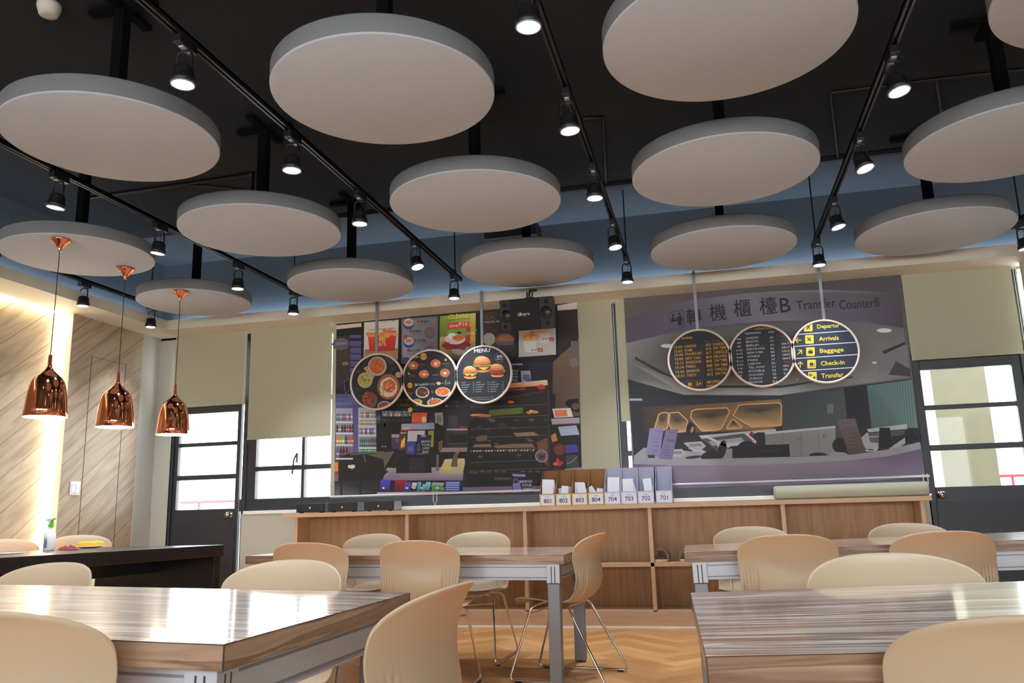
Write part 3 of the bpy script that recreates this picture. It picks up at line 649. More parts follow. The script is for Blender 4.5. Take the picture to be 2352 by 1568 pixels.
# middle band
A.poly([(85, 742), (262, 738), (262, 806), (85, 818)], (80, 84, 128), 2, [(70, 76, 118), (84, 84, 132), (92, 92, 142), (84, 90, 134)]); A.text('HAVE BLUE BOLT', 130, 757, 12, (56, 58, 92), 3, w=90); A.text('THE DRINK', 118, 786, 12, (56, 58, 92), 3, w=70)
A.poly([(85, 815), (365, 805), (352, 1125), (85, 1170)], (72, 70, 114), 2); A.rect(88, 832, 196, 1160, (136, 138, 156), 3, (86, 84, 108)); A.rect(232, 828, 348, 1118, (160, 164, 170), 3, (120, 124, 136))
def bottles(x0, x1, y0, y1, cols, wmin, wmax, L_=5, taper=True):
    x = x0
    while x < x1:
        w_ = rn.uniform(wmin, wmax); c = rn.choice(cols); d = rn.uniform(.8, 1.1); c = tuple(min(255, v*d) for v in c); m_ = y0+(y1-y0)*.35
        if taper: A.poly([(x+w_*.35, y0), (x+w_*.65, y0), (x+w_*.9, m_), (x+w_*.9, y1), (x+w_*.1, y1), (x+w_*.1, m_)], c, L_); A.rect(x+w_*.1, m_+(y1-m_)*.35, x+w_*.9, m_+(y1-m_)*.65, tuple(min(255, v*1.6+26) for v in c), L_+1)
        else: A.rect(x+1, y0, x+w_-1, y1, c, L_); A.rect(x+1, y0+(y1-y0)*.3, x+w_-1, y0+(y1-y0)*.55, tuple(min(255, v*1.3+30) for v in c), L_+1)
        x += w_
bottles(90, 190, 868, 914, [(110, 40, 70), (70, 70, 130), (140, 50, 60), (60, 90, 70), (150, 120, 110)], 9, 13, taper=False)
bottles(90, 190, 936, 986, [(44, 26, 30), (60, 30, 34), (90, 110, 90), (120, 70, 60)], 15, 19)
bottles(90, 186, 1006, 1062, [(62, 66, 96), (190, 104, 54), (170, 80, 50), (110, 160, 60)], 17, 22)
bottles(90, 186, 1080, 1148, [(58, 24, 32), (70, 26, 36), (120, 30, 50), (90, 90, 100)], 17, 22)
bottles(246, 342, 858, 894, [(120, 126, 130), (150, 150, 150), (140, 80, 70)], 10, 13, taper=False)
bottles(242, 342, 908, 940, [(110, 114, 116), (170, 90, 60), (170, 160, 60), (70, 120, 160), (120, 120, 126)], 9, 12, taper=False)
bottles(240, 344, 962, 1000, [(90, 120, 116), (140, 140, 146), (120, 60, 80), (60, 70, 110)], 9, 13, taper=False)
bottles(240, 344, 1018, 1080, [(40, 66, 58), (50, 74, 64), (60, 60, 66)], 11, 14)
bottles(238, 344, 1094, 1120, [(60, 110, 70), (70, 120, 80)], 10, 12, taper=False)
for (x0, x1, ys) in ((88, 198, (917, 990, 1064, 1152)), (236, 348, (897, 944, 1003, 1083))):
    for y in ys: A.rect(x0, y, x1, y+10, (176, 178, 186), 7)
A.poly([(345, 830), (380, 828), (376, 930), (345, 935)], (48, 50, 76), 4); A.ring(362, 897, 8, 12, (140, 142, 160), 5, 16)
# dark shelves of packets
for (x0, y0, x1, y1, n_, c0) in ((385, 850, 570, 862, 16, (120, 140, 176)), (385, 864, 570, 884, 14, (150, 146, 140)), (385, 898, 570, 916, 14, (50, 46, 48)), (385, 930, 560, 950, 14, (44, 42, 44)), (470, 770, 620, 790, 12, (66, 62, 64)), (480, 800, 640, 822, 12, (80, 76, 74)), (780, 780, 930, 800, 14, (50, 48, 50)), (790, 810, 930, 824, 14, (60, 58, 60)), (500, 835, 630, 846, 10, (50, 48, 50))):
    for k in range(n_): x = x0+(x1-x0)*k/n_; d = pr_(.6, 1.25); A.rect(x+1, y0, x+(x1-x0)/n_-1, y1, tuple(min(255, v*d) for v in c0), 3)
for (x, y) in ((600, 765), (612, 812), (930, 770), (800, 818), (670, 765), (840, 735)): A.rect(x-5, y-5, x+5, y+5, (130, 128, 130), 4)
A.ell(567, 842, 15, 15, (196, 160, 50), 6, 16)
A.poly([(578, 862), (676, 860), (672, 926), (576, 926)], (198, 78, 52), 5); A.text('CREAM', 614, 873, 11, (150, 50, 44), 6, w=56); A.ell(655, 905, 15, 20, (222, 170, 120), 6); A.poly([(724, 862), (776, 858), (780, 940), (728, 944)], (118, 124, 116), 4); A.rect(738, 884, 768, 925, (92, 100, 70), 5); A.rect(812, 880, 870, 965, (48, 46, 52), 3)
A.poly([(716, 930), (745, 928), (778, 960), (780, 1030), (768, 1060), (720, 1110)], (16, 14, 17), 5); A.poly([(748, 1050), (775, 1035), (772, 1090), (752, 1120)], (112, 72, 52), 6); A.rect(690, 905, 715, 925, (60, 44, 38), 4)
A.rect(350, 925, 500, 1110, (21, 19, 21), 3); A.rect(385, 1074, 392, 1082, (150, 150, 150), 4); A.rect(404, 1074, 411, 1082, (150, 150, 150), 4)
A.poly([(448, 1000), (505, 998), (500, 1095), (446, 1092)], (62, 50, 84), 4); A.rect(447, 1000, 505, 1020, (150, 144, 156), 5); A.rect(470, 1028, 500, 1050, (84, 78, 120), 5)
A.poly([(512, 934), (722, 925), (722, 966), (508, 976)], (134, 146, 176), 6, [(150, 160, 180), (110, 124, 160), (130, 140, 170), (176, 120, 110)]); A.rect(522, 955, 560, 970, (170, 176, 190), 7); A.line(510, 972, 620, 968, 5, (180, 60, 50), 7)
A.poly([(498, 978), (546, 976), (538, 1108), (490, 1100)], (70, 60, 34), 6); A.text('Baked', 524, 990, 12, (200, 196, 170), 7, w=36); A.poly([(510, 1040), (535, 1015), (532, 1080), (505, 1090)], (206, 140, 60), 7); A.line(508, 1075, 532, 1030, 8, (226, 186, 110), 8)
A.poly([(552, 978), (662, 976), (655, 1046), (548, 1046)], (176, 176, 182), 6); A.poly([(545, 1046), (602, 1044), (596, 1130), (540, 1125)], (56, 62, 136), 7); A.rect(552, 1078, 585, 1110, (90, 92, 140), 8); A.poly([(682, 978), (720, 974), (716, 1080), (680, 1085)], (128, 130, 40), 6)
A.poly([(612, 1002), (704, 1004), (692, 1134), (604, 1130)], (32, 34, 48), 8); A.rect(636, 1003, 670, 1018, (120, 110, 170), 9)
for k, t in enumerate(('BRING', 'YOUR', 'OWN', 'BAG')): A.text(t, 668-k*1.5+(0, 2, 6, 8)[k]*.4, 1046+k*22, 15, (176, 176, 190), 9, w=(58, 52, 42, 36)[k])
A.text('WEDNESDAY!', 645, 1124, 8, (130, 130, 146), 9, w=66); A.poly([(612, 1060), (630, 1056), (630, 1110), (612, 1112)], (70, 66, 96), 9)
A.rect(800, 970, 936, 1086, (44, 42, 43), 4); A.rect(800, 964, 936, 974, (150, 140, 140), 5); A.rect(815, 1000, 930, 1056, (22, 20, 22), 5); A.line(812, 1060, 930, 1058, 3, (96, 92, 92), 6); A.rect(880, 948, 936, 962, (110, 30, 36), 5)
A.poly([(745, 1088), (935, 1084), (930, 1112), (760, 1114)], (130, 122, 122), 5); A.rect(780, 1112, 930, 1150, (20, 18, 20), 4)
A.poly([(394, 1262), (470, 1215), (900, 1210), (908, 1250), (905, 1296), (396, 1300)], (134, 124, 146), 5, [(150, 142, 156), (140, 132, 140), (150, 140, 146), (150, 140, 152), (104, 94, 122), (100, 92, 120)])
A.poly([(790, 1160), (915, 1155), (920, 1178), (905, 1252), (750, 1250)], (178, 170, 128), 7, [(196, 190, 150), (190, 184, 140), (180, 172, 130), (170, 160, 130), (160, 152, 130)]); A.ell(800, 1215, 40, 12, (196, 180, 90), 8, jag=.1); A.poly([(828, 1208), (845, 1130), (880, 1086), (890, 1096), (872, 1140), (870, 1210)], (96, 78, 58), 9); A.poly([(860, 1110), (882, 1086), (890, 1094), (872, 1126)], (150, 110, 76), 10)
A.poly([(478, 1180), (520, 1145), (700, 1140), (705, 1248), (476, 1250)], (18, 17, 20), 8); A.rect(560, 1150, 660, 1240, (38, 38, 46), 9); A.rect(735, 1130, 750, 1235, (96, 94, 98), 9)
A.poly([(105, 1150), (175, 1120), (465, 1108), (470, 1165), (382, 1292), (105, 1302)], (20, 18, 20), 6); A.poly([(290, 1130), (450, 1110), (465, 1108), (400, 1220), (395, 1160)], (88, 80, 70), 7); A.line(180, 1130, 400, 1112, 5, (110, 108, 106), 7); A.ell(190, 1208, 27, 12, (186, 180, 172), 8, jag=.25); A.path([(268, 1130), (280, 1180)], 3, (120, 120, 120), 8); A.ell(440, 1226, 30, 12, (146, 134, 124), 7, jag=.2)
A.poly([(80, 1180), (104, 1176), (104, 1240), (80, 1240)], (196, 116, 40), 6); A.rect(80, 1245, 125, 1275, (150, 64, 50), 6); A.rect(80, 1272, 130, 1300, (96, 90, 120), 6)
A.poly([(80, 1305), (380, 1292), (356, 1372), (80, 1398)], (62, 60, 66), 4, [(34, 34, 38), (30, 28, 32), (40, 38, 44), (92, 92, 98)]); A.rect(118, 1312, 130, 1396, (24, 22, 26), 5); A.rect(240, 1306, 254, 1390, (24, 22, 26), 5)
A.poly([(356, 1372), (905, 1366), (905, 1378), (352, 1384)], (168, 156, 168), 9); A.rect(395, 1296, 905, 1366, (28, 26, 32), 6)
for (x0, x1, y0, y1, c) in ((368, 440, 1290, 1364, (54, 54, 140)), (462, 548, 1292, 1366, (112, 22, 44)), (526, 572, 1308, 1366, (64, 64, 150)), (572, 612, 1310, 1345, (190, 186, 190)), (608, 640, 1306, 1366, (70, 130, 156)), (638, 668, 1318, 1366, (80, 140, 166)), (660, 700, 1306, 1360, (90, 150, 176)), (700, 786, 1310, 1340, (128, 132, 136)), (700, 790, 1340, 1366, (60, 130, 60)), (790, 890, 1302, 1366, (54, 70, 160))):
    A.poly([(x0+10, y0), (x1, y0+2), (x1-8, y1), (x0, y1)], c, 8, [tuple(min(255, v*1.3) for v in c)]*2+[tuple(v*.7 for v in c)]*2)
for k in range(4): A.rect(796, 1310+k*14, 880, 1315+k*14, (170, 178, 216), 9)
for x in (395, 545, 592, 640, 742): A.ell(x, 1345, 10, 6, (190, 190, 210), 9, 10, .2)
# display case
A.poly([(940, 815), (1456, 700), (1462, 1250), (934, 1262)], (30, 26, 26), 3, [(28, 26, 28), (40, 36, 32), (30, 26, 24), (24, 22, 22)])
A.path([(940, 815), (1456, 716), (1460, 1245)], 3, (84, 78, 76), 4)
A.poly([(1205, 672), (1448, 650), (1452, 684), (1205, 702)], (224, 154, 110), 4, [(216, 140, 92), (246, 210, 176), (240, 180, 130), (206, 120, 80)]); A.poly([(1205, 702), (1452, 684), (1456, 720), (1205, 736)], (56, 18, 26), 5); A.text('COOKED', 1252, 712, 14, (176, 90, 120), 6, w=112); A.ell(1410, 697, 26, 16, (176, 54, 66), 6)
A.poly([(1075, 845), (1290, 826), (1292, 866), (1070, 882)], (70, 112, 48), 4, [(60, 96, 44), (70, 110, 50), (110, 100, 40), (90, 80, 40)])
for (x, y, w_, c) in ((1000, 876, 44, (196, 112, 50)), (1045, 880, 40, (190, 104, 46)), (1216, 792, 20, (190, 100, 50)), (1330, 860, 20, (200, 130, 50)), (1365, 857, 28, (206, 140, 56)), (1345, 851, 14, (214, 156, 70))): A.ell(x, y, w_, 9, c, 5, 14, .2)
for y in (816, 886, 958, 1012, 1096, 1172, 1226): A.line(950, y+10, 1450, y-8, 3, (92, 84, 80), 5)
for (p4, c) in (([(1228, 992), (1360, 984), (1396, 1008), (1250, 1014)], (134, 114, 96)), ([(965, 1082), (985, 1064), (1082, 1062), (1090, 1084)], (116, 98, 82)), ([(1100, 1074), (1210, 1062), (1350, 1060), (1370, 1084), (1120, 1090)], (120, 96, 72)), ([(1130, 930), (1180, 925), (1200, 960), (1120, 962)], (52, 46, 46)), ([(1000, 1012), (1060, 1005), (1062, 1040), (985, 1042)], (98, 80, 74)), ([(1380, 1050), (1450, 1020), (1452, 1200), (1420, 1180), (1390, 1100)], (104, 72, 52))): A.poly(p4, c, 5)
for k in range(22):
    x = 955+k*19; A.poly([(x, 1104-k*.3), (x+12, 1102-k*.3), (x+9, 1112-k*.3), (x-3, 1114-k*.3)], (186, 172, 156) if (k % 4) else (120, 80, 76), 6)
for k in range(26): A.ell(pr_(960, 1440), rn.choice([905, 960, 1030, 1060, 1140]) + pr_(-14, 14), pr_(8, 26), pr_(4, 9), rn.choice([(66, 58, 56), (84, 70, 62), (54, 60, 50), (96, 82, 74), (44, 40, 42)]), 5, 10, .25)
A.ring(1410, 1140, 34, 40, (150, 140, 140), 6, 24); A.ell(1410, 1140, 34, 34, (84, 74, 78), 6); A.text('SAVE P10', 1408, 1116, 9, (170, 110, 130), 7, w=54); A.ell(1412, 1145, 16, 14, (60, 40, 46), 7)
A.rect(945, 1232, 1002, 1250, (64, 52, 80), 6)
for t, x in (('P28', 1032), ('P165', 1074), ('P435', 1122), ('P525', 1168), ('P89', 1292), ('P177', 1336), ('P452', 1386)): A.text(t, x, 1240, 10, (112, 100, 140), 6, w=26)
A.poly([(934, 1262), (1462, 1252), (1462, 1330), (936, 1338)], (17, 16, 19), 6); A.rect(1110, 1276, 1216, 1294, (70, 62, 26), 7); A.poly([(905, 1340), (1462, 1328), (1462, 1376), (905, 1378)], (100, 88, 112), 5)
A.ell(1152, 1370, 26, 12, (150, 30, 60), 7); A.text('SAVE 2', 1152, 1369, 9, (226, 180, 196), 8, w=36)
A.poly([(1218, 1253), (1300, 1258), (1340, 1300), (1364, 1374), (1226, 1372)], (30, 28, 42), 8); A.poly([(1220, 1254), (1308, 1258), (1308, 1272), (1262, 1272), (1230, 1270)], (140, 124, 186), 9); A.poly([(1226, 1318), (1272, 1310), (1284, 1374), (1232, 1374)], (122, 104, 178), 10); A.path([(1232, 1318), (1236, 1286), (1250, 1284), (1262, 1312)], 3, (150, 136, 196), 10); A.ring(1254, 1344, 9, 13, (90, 76, 150), 11, 12)
for k, t in enumerate(('BRING', 'YOUR', 'OWN')): A.text(t, 1310+k*6, 1303+k*24, 17, (176, 176, 196), 10, w=(80, 66, 58)[k])
# poster beside the third round board
A.poly([(1180, 548), (1290, 545), (1290, 554), (1180, 556)], (150, 150, 162), 5); A.rect(1190, 560, 1266, 670, (26, 26, 44), 4)
for k, t in enumerate(('RING', 'OUR', 'OWN', 'BAG')): A.text(t, 1238, 592+k*19, 14, (160, 160, 176), 5, w=(48, 42, 42, 36)[k])
A.text('WEDNESDAY', 1232, 661, 7, (130, 130, 146), 5, w=56)
A.poly([(1276, 592), (1338, 590), (1346, 660), (1284, 664)], (150, 144, 178), 5); A.rect(1290, 616, 1336, 652, (96, 92, 126), 6); A.poly([(1308, 640), (1346, 636), (1346, 660), (1310, 662)], (70, 80, 150), 7)
# right hand screens
A.rect(1470, 740, 1500, 900, (24, 24, 32), 3); A.poly([(1560, 800), (1580, 775), (1650, 770), (1655, 860), (1600, 850)], (26, 20, 20), 4); A.ell(1630, 820, 24, 22, (104, 70, 54), 5)
A.poly([(1480, 836), (1598, 830), (1614, 888), (1494, 894)], (206, 196, 194), 6); A.poly([(1494, 846), (1570, 842), (1580, 884), (1500, 888)], (216, 118, 88), 7); A.ell(1592, 866, 14, 18, (228, 214, 204), 8)
A.poly([(1472, 900), (1656, 892), (1656, 932), (1480, 938)], (156, 154, 166), 6); A.line(1490, 935, 1655, 929, 6, (170, 96, 60), 7); A.poly([(1500, 950), (1640, 938), (1664, 1008), (1530, 1016)], (22, 20, 24), 6); A.poly([(1516, 952), (1634, 942), (1656, 1002), (1536, 1010)], (152, 168, 190), 7)
A.poly([(1470, 1010), (1500, 990), (1516, 1040), (1480, 1050)], (180, 116, 60), 6); A.poly([(1560, 1070), (1634, 1064), (1650, 1112), (1566, 1124)], (64, 58, 140), 7); A.ell(1525, 1098, 36, 38, (112, 34, 26), 8); A.ell(1525, 1098, 28, 30, (98, 52, 28), 9)
A.poly([(1500, 1180), (1515, 1145), (1530, 1172), (1556, 1180), (1530, 1205), (1500, 1200)], (186, 34, 34), 9); A.ell(1500, 1190, 16, 10, (170, 90, 90), 9); A.ell(1510, 1222, 26, 12, (70, 36, 44), 8); A.poly([(1568, 1136), (1640, 1132), (1650, 1214), (1574, 1218)], (60, 58, 62), 7); A.path([(1574, 1190), (1610, 1175), (1640, 1140)], 4, (130, 130, 134), 8); A.poly([(1560, 1222), (1672, 1212), (1672, 1232), (1560, 1240)], (140, 128, 136), 7)
pic_blind('picture_blind_1', -3.512, -1.108, 1.127, YP, 'roller blind printed with a dark burger shop counter photo', A, (-3.51, 1.130, -1.10, 1.130))
# ---- airport counter picture
B = Print(YP, (1380, 600, 2.4198)); B.gain = 1.9
B.poly([(127, 205), (1665, 60), (1735, 650), (1800, 1195), (400, 1262), (183, 1268)], (86, 84, 84), 0, [(74, 68, 66), (60, 58, 62), (80, 80, 80), (98, 86, 106), (104, 92, 112), (96, 84, 106)])
g = (70, 64, 78)
B.poly([(135, 322), (330, 250), (545, 208), (800, 178), (1010, 165), (1250, 158), (1470, 165), (1665, 185), (1682, 370), (1480, 340), (1250, 326), (1000, 330), (760, 345), (540, 372), (330, 410), (140, 455)], g, 2, [(66, 60, 66), (74, 68, 76), (80, 76, 86), (96, 94, 102), (116, 114, 118), (104, 102, 108), (80, 76, 86), (62, 58, 70), (58, 52, 66), (76, 70, 84), (88, 82, 98), (104, 98, 114), (92, 86, 104), (78, 72, 92), (70, 62, 84), (66, 58, 78)])
B.poly([(140, 455), (330, 410), (540, 372), (760, 345), (1000, 330), (1250, 326), (1480, 340), (1682, 370), (1722, 640), (1400, 680), (1000, 745), (460, 742), (150, 655)], (92, 92, 90), 2, [(110, 108, 106), (92, 90, 90), (70, 70, 72), (66, 66, 68), (70, 70, 72), (84, 84, 82), (88, 88, 86), (84, 84, 84), (104, 104, 106), (112, 112, 112), (126, 126, 126), (128, 130, 130), (86, 88, 88)])
B.poly([(190, 528), (380, 632), (640, 690), (1000, 690), (1400, 640), (1400, 648), (1000, 702), (630, 702), (370, 645), (190, 545)], (44, 44, 48), 3)
B.poly([(160, 560), (460, 735), (1000, 738), (1725, 645), (1725, 612), (1200, 668), (1000, 706), (560, 706)], (112, 114, 114), 3, [(96, 98, 98), (136, 138, 138), (132, 134, 134), (90, 92, 94), (96, 98, 98), (110, 112, 112), (124, 126, 126), (104, 106, 106)])
for (x, y, rx, ry) in ((372, 470, 38, 11), (1575, 384, 42, 12), (1520, 563, 15, 6), (1092, 657, 5, 3)): B.ell(x, y, rx, ry, (192, 192, 194), 4)
B.poly([(1534, 520), (1705, 465), (1712, 590), (1540, 626)], (98, 96, 99), 3); B.poly([(1562, 500), (1690, 448), (1692, 462), (1575, 515)], (36, 36, 40), 4); B.poly([(1640, 555), (1722, 600), (1722, 640), (1600, 630)], (54, 50, 62), 4)
B.poly([(150, 655), (460, 742), (1000, 745), (1725, 652), (1780, 1012), (1400, 1085), (185, 1110)], (32, 32, 38), 3); B.rect(160, 762, 230, 774, (120, 134, 158), 4)
B.poly([(1010, 742), (1350, 704), (1372, 900), (1345, 1010), (1010, 960)], (54, 62, 63), 4, [(46, 50, 54), (58, 66, 66), (60, 66, 66), (50, 54, 54), (48, 54, 56)]); B.rect(1258, 792, 1292, 846, (84, 92, 96), 5)
B.poly([(1350, 704), (1478, 690), (1505, 930), (1380, 930)], (30, 30, 37), 5)
B.poly([(1478, 690), (1726, 658), (1762, 925), (1505, 930)], (84, 108, 108), 5, [(70, 92, 92), (92, 118, 118), (86, 108, 106), (60, 80, 82)])
for k in range(17): x = 1488+k*14.2; B.poly([(x, 690-k*1.9), (x+5, 690-k*1.9), (x+27, 926), (x+22, 926)], (66, 90, 90), 6)
# lit lattice wall
B.poly([(238, 832), (330, 818), (480, 800), (1003, 765), (1014, 830), (1008, 912), (900, 940), (560, 948), (240, 965)], (86, 64, 42), 4, [(46, 38, 32), (60, 48, 36), (84, 66, 48), (112, 86, 58), (96, 72, 48), (130, 98, 66), (80, 60, 42), (84, 64, 44), (40, 34, 30)])
B.poly([(238, 810), (480, 790), (490, 800), (238, 832)], (50, 44, 44), 5)
for cell in ([(322, 850), (345, 840), (375, 842), (372, 925), (330, 948), (290, 955)], [(384, 842), (432, 838), (482, 885), (470, 945), (400, 952), (378, 900)], [(505, 832), (530, 822), (700, 814), (716, 834), (670, 930), (640, 940), (562, 944), (500, 870)], [(765, 802), (790, 796), (990, 786), (1004, 800), (1000, 910), (838, 920), (736, 858)], [(728, 880), (738, 878), (784, 918), (778, 926), (706, 932), (698, 924)]):
    cxx = sum(p[0] for p in cell)/len(cell); cyy = sum(p[1] for p in cell)/len(cell)
    B.path(cell, 5, (176, 140, 98), 6, True)
    inner = [(cxx+(p[0]-cxx)*.97, cyy+(p[1]-cyy)*.97) for p in cell]; lo_ = max(p[1] for p in cell); hi_ = min(p[1] for p in cell)
    n_ = len(inner); mid = (46, 40, 32)
    for k in range(n_):
        a, c = inner[k], inner[(k+1) % n_]
        def cc(p): t = (p[1]-hi_)/(lo_-hi_); return (74+92*t*t, 60+72*t*t, 42+50*t*t)
        B.poly([(cxx, cyy-6), a, c], mid, 5, [mid, cc(a), cc(c)])
    for k in range(int((max(p[0] for p in cell)-min(p[0] for p in cell))/7)):
        x = min(p[0] for p in cell)+12+k*7
        if x < max(p[0] for p in cell)-10: B.line(x, cyy-8+pr_(0, 10), x, min(lo_-8, cyy+pr_(20, 48)), 2, (112, 94, 66), 7)
# desks, cabinets, chairs
B.poly([(545, 968), (970, 930), (975, 944), (560, 986)], (146, 148, 148), 6); B.poly([(560, 986), (800, 955), (865, 1006), (720, 1020), (650, 1060)], (60, 66, 72), 6); B.poly([(598, 1000), (780, 978), (800, 1000), (620, 1026)], (126, 128, 130), 7)
B.poly([(460, 1010), (480, 1005), (650, 1090), (560, 1096)], (140, 142, 144), 6); B.poly([(560, 968), (585, 965), (720, 1030), (705, 1036)], (160, 160, 160), 8); B.poly([(795, 955), (812, 953), (866, 1000), (860, 1008)], (160, 160, 160), 8)
B.poly([(912, 956), (1304, 918), (1306, 1076), (920, 1088)], (104, 108, 108), 6, [(96, 98, 98), (112, 116, 116), (104, 106, 106), (98, 100, 100)]); B.poly([(905, 950), (1304, 914), (1304, 926), (912, 962)], (150, 152, 152), 7)
for x in (1010, 1110, 1208): B.line(x, 952-(x-912)*.09+10, x+3, 1082, 2, (66, 70, 70), 7)
for x in (1098, 1116, 1238, 1250): B.ell(x, 985-(x-1100)*.1, 3, 11, (70, 72, 72), 8, 10)
B.rect(665, 1040, 730, 1095, (110, 112, 116), 6); B.poly([(640, 1010), (860, 1000), (862, 1018), (650, 1032)], (150, 152, 154), 7)
for (x, y, rx, ry) in ((815, 1040, 58, 42), (608, 1090, 52, 34), (500, 935, 26, 40), (1330, 1022, 44, 42), (1208, 1078, 50, 16)): B.ell(x, y, rx, ry, (24, 23, 27), 8)
B.ell(675, 1045, 22, 52, (26, 25, 28), 8, rot=.2); B.ell(500, 905, 12, 14, (34, 28, 28), 9); B.ell(508, 935, 9, 18, (130, 96, 70), 9, rot=.3); B.ell(838, 960, 9, 16, (110, 30, 36), 8); B.rect(868, 950, 912, 1015, (28, 28, 34), 8)
B.poly([(732, 1028), (1046, 1015), (1052, 1088), (736, 1096)], (22, 22, 26), 9); B.line(870, 1056, 1000, 1050, 2, (60, 60, 66), 10)
for (x, y) in ((530, 1020), (420, 1062)): B.poly([(x-50, y-15), (x+30, y-20), (x+55, y+8), (x+30, y+26), (x-40, y+24)], (134, 134, 134), 9); B.poly([(x-40, y-4), (x+25, y-8), (x+35, y+6), (x-36, y+10)], (100, 100, 102), 10)
B.poly([(185, 1080), (240, 1035), (560, 1060), (560, 1110), (185, 1112)], (120, 120, 124), 7); B.ell(515, 1088, 46, 8, (34, 34, 36), 9, rot=-.1)
B.poly([(272, 928), (350, 925), (326, 1086), (250, 1080)], (104, 98, 130), 11); B.poly([(362, 936), (431, 932), (396, 1102), (322, 1096)], (92, 86, 112), 11); B.rect(262, 1076, 300, 1092, (40, 36, 36), 12); B.text('THAI', 388, 996, 14, (52, 50, 66), 12, w=44); B.text('Transfer', 325, 945, 7, (70, 66, 90), 12, w=44); B.text('Desk', 398, 950, 7, (62, 58, 78), 12, w=32)
for k in range(4): B.line(290, 985+k*22, 322, 984+k*22, 3, (78, 74, 100), 12); B.line(350, 1030+k*16, 384, 1029+k*16, 3, (66, 62, 82), 12)
B.poly([(1316, 880), (1412, 872), (1430, 930), (1330, 940)], (84, 76, 82), 12); B.poly([(1332, 930), (1345, 922), (1425, 918), (1474, 1062), (1378, 1078)], (74, 62, 58), 13, [(84, 72, 66), (84, 72, 66), (80, 68, 62), (66, 56, 54), (60, 52, 50)]); B.text('THAI', 1374, 898, 7, (52, 48, 54), 13, w=30)
for k in range(5): B.line(1360+k*6, 950+k*20, 1410+k*6, 946+k*20, 2, (94, 82, 76), 14)
B.poly([(1476, 932), (1700, 904), (1702, 930), (1490, 950)], (146, 148, 150), 8); B.poly([(1440, 985), (1480, 950), (1560, 1010), (1530, 1060), (1470, 1040)], (134, 136, 138), 8); B.poly([(1486, 956), (1550, 950), (1560, 1010), (1496, 1005)], (70, 74, 80), 9); B.line(1490, 976, 1552, 972, 5, (140, 142, 144), 10)
B.poly([(1548, 924), (1606, 924), (1620, 1032), (1542, 1036)], (25, 24, 30), 11); B.poly([(1688, 942), (1734, 922), (1742, 960), (1768, 990), (1692, 1016)], (25, 24, 30), 11); B.poly([(1600, 1040), (1700, 972), (1740, 980), (1640, 1045)], (136, 136, 140), 9); B.poly([(1606, 940), (1700, 930), (1700, 960), (1614, 975)], (60, 62, 72), 9)
B.ell(1500, 1048, 34, 8, (150, 150, 152), 10, rot=-.1); B.ell(1500, 1046, 20, 4, (40, 40, 42), 11)
# curved reception desk
B.poly([(183, 1108), (420, 1102), (740, 1094), (1060, 1086), (1400, 1074), (1600, 1044), (1772, 1004), (1778, 1044), (1600, 1082), (1400, 1104), (1060, 1124), (740, 1132), (420, 1134), (184, 1128)], (120, 118, 126), 14)
B.poly([(184, 1126), (420, 1134), (740, 1132), (1060, 1124), (1400, 1104), (1600, 1082), (1778, 1042), (1800, 1196), (1500, 1220), (1000, 1240), (400, 1262), (186, 1266)], (100, 88, 106), 14, [(84, 74, 92), (100, 92, 108), (112, 104, 116), (110, 102, 112), (104, 94, 110), (90, 78, 98), (78, 66, 84), (96, 82, 104), (108, 94, 114), (112, 98, 120), (108, 96, 122), (92, 80, 104)])
B.ell(1320, 1072, 50, 12, (120, 118, 124), 15)
# writing
B.bold = .004
dk = (28, 27, 31)
for t, x, y, h, w_ in (('轉', 518, 308, 88, 84), ('機', 650, 284, 94, 92), ('櫃', 786, 260, 96, 96), ('檯', 930, 248, 98, 98), ('B', 1024, 244, 80, 58)): B.text(t, x, y, h, dk, 16, w=w_)
for k, (t, x, y) in enumerate((('Transfer', 1195, 238), ('CounterB', 1436, 235))): B.text(t, x, y, (50, 52)[k], (34, 32, 38), 16, w=(220, 226)[k])
B.path([(380, 288), (457, 272), (463, 366), (385, 381)], 2, dk, 16, True); B.ell(402, 300, 7, 8, dk, 16); B.poly([(390, 325), (398, 310), (408, 312), (414, 325), (425, 318), (428, 322), (414, 333), (392, 334)], dk, 16); B.poly([(388, 334), (456, 322), (456, 328), (388, 341)], dk, 16); B.ell(438, 292, 7, 8, dk, 16); B.poly([(428, 305), (448, 302), (452, 330), (447, 332), (448, 356), (440, 357), (439, 335), (436, 357), (429, 357), (430, 325), (418, 320), (418, 314), (428, 312)], dk, 16)
pic_blind('picture_blind_2', -.643, 1.668, 1.137, YP, 'roller blind printed with an airport transfer counter photo', B, (-.66, 1.140, 1.70, 1.140))
for o in COL.objects:
    if o.name.startswith('picture_blind_'): o.name = 'picture_blind'
# ---- hanging round boards
def round_boards(xs, zc, rods, label, arts):
    cx = sum(xs)/3; root = empty('hanging_round_boards', (cx, 6.85, zc))
    for k, x in enumerate(xs):
        b = MB(); b.lathe([(.246, -.012), (.262, -.012), (.263, .0), (.262, .012), (.246, .012)], 'print_frame', 72, rot=Matrix.Rotation(R(90), 3, 'X'), closed=True, org=(x-cx, 0, 0)); rg = b.build('board_ring', root)
        b = MB(); b.lathe([(0, -.006), (.247, -.006), (.247, .006), (0, .006)], 'black_plastic', 72, rot=Matrix.Rotation(R(90), 3, 'X'), org=(x-cx, 0, 0), smooth=False); b.build('backing', root)
        o = arts[k].build('printed_face', root); o.matrix_parent_inverse = Matrix.Translation((-cx, -6.85, -zc))
    for x in rods:
        b = MB(); b.box(x-cx-.012, x-cx+.012, -.008, .008, .262, ZL+.095-zc, 'steel_rod'); b.build('hanging_rod', root)
    tag(root, label, 'hanging sign')
YR = 6.842
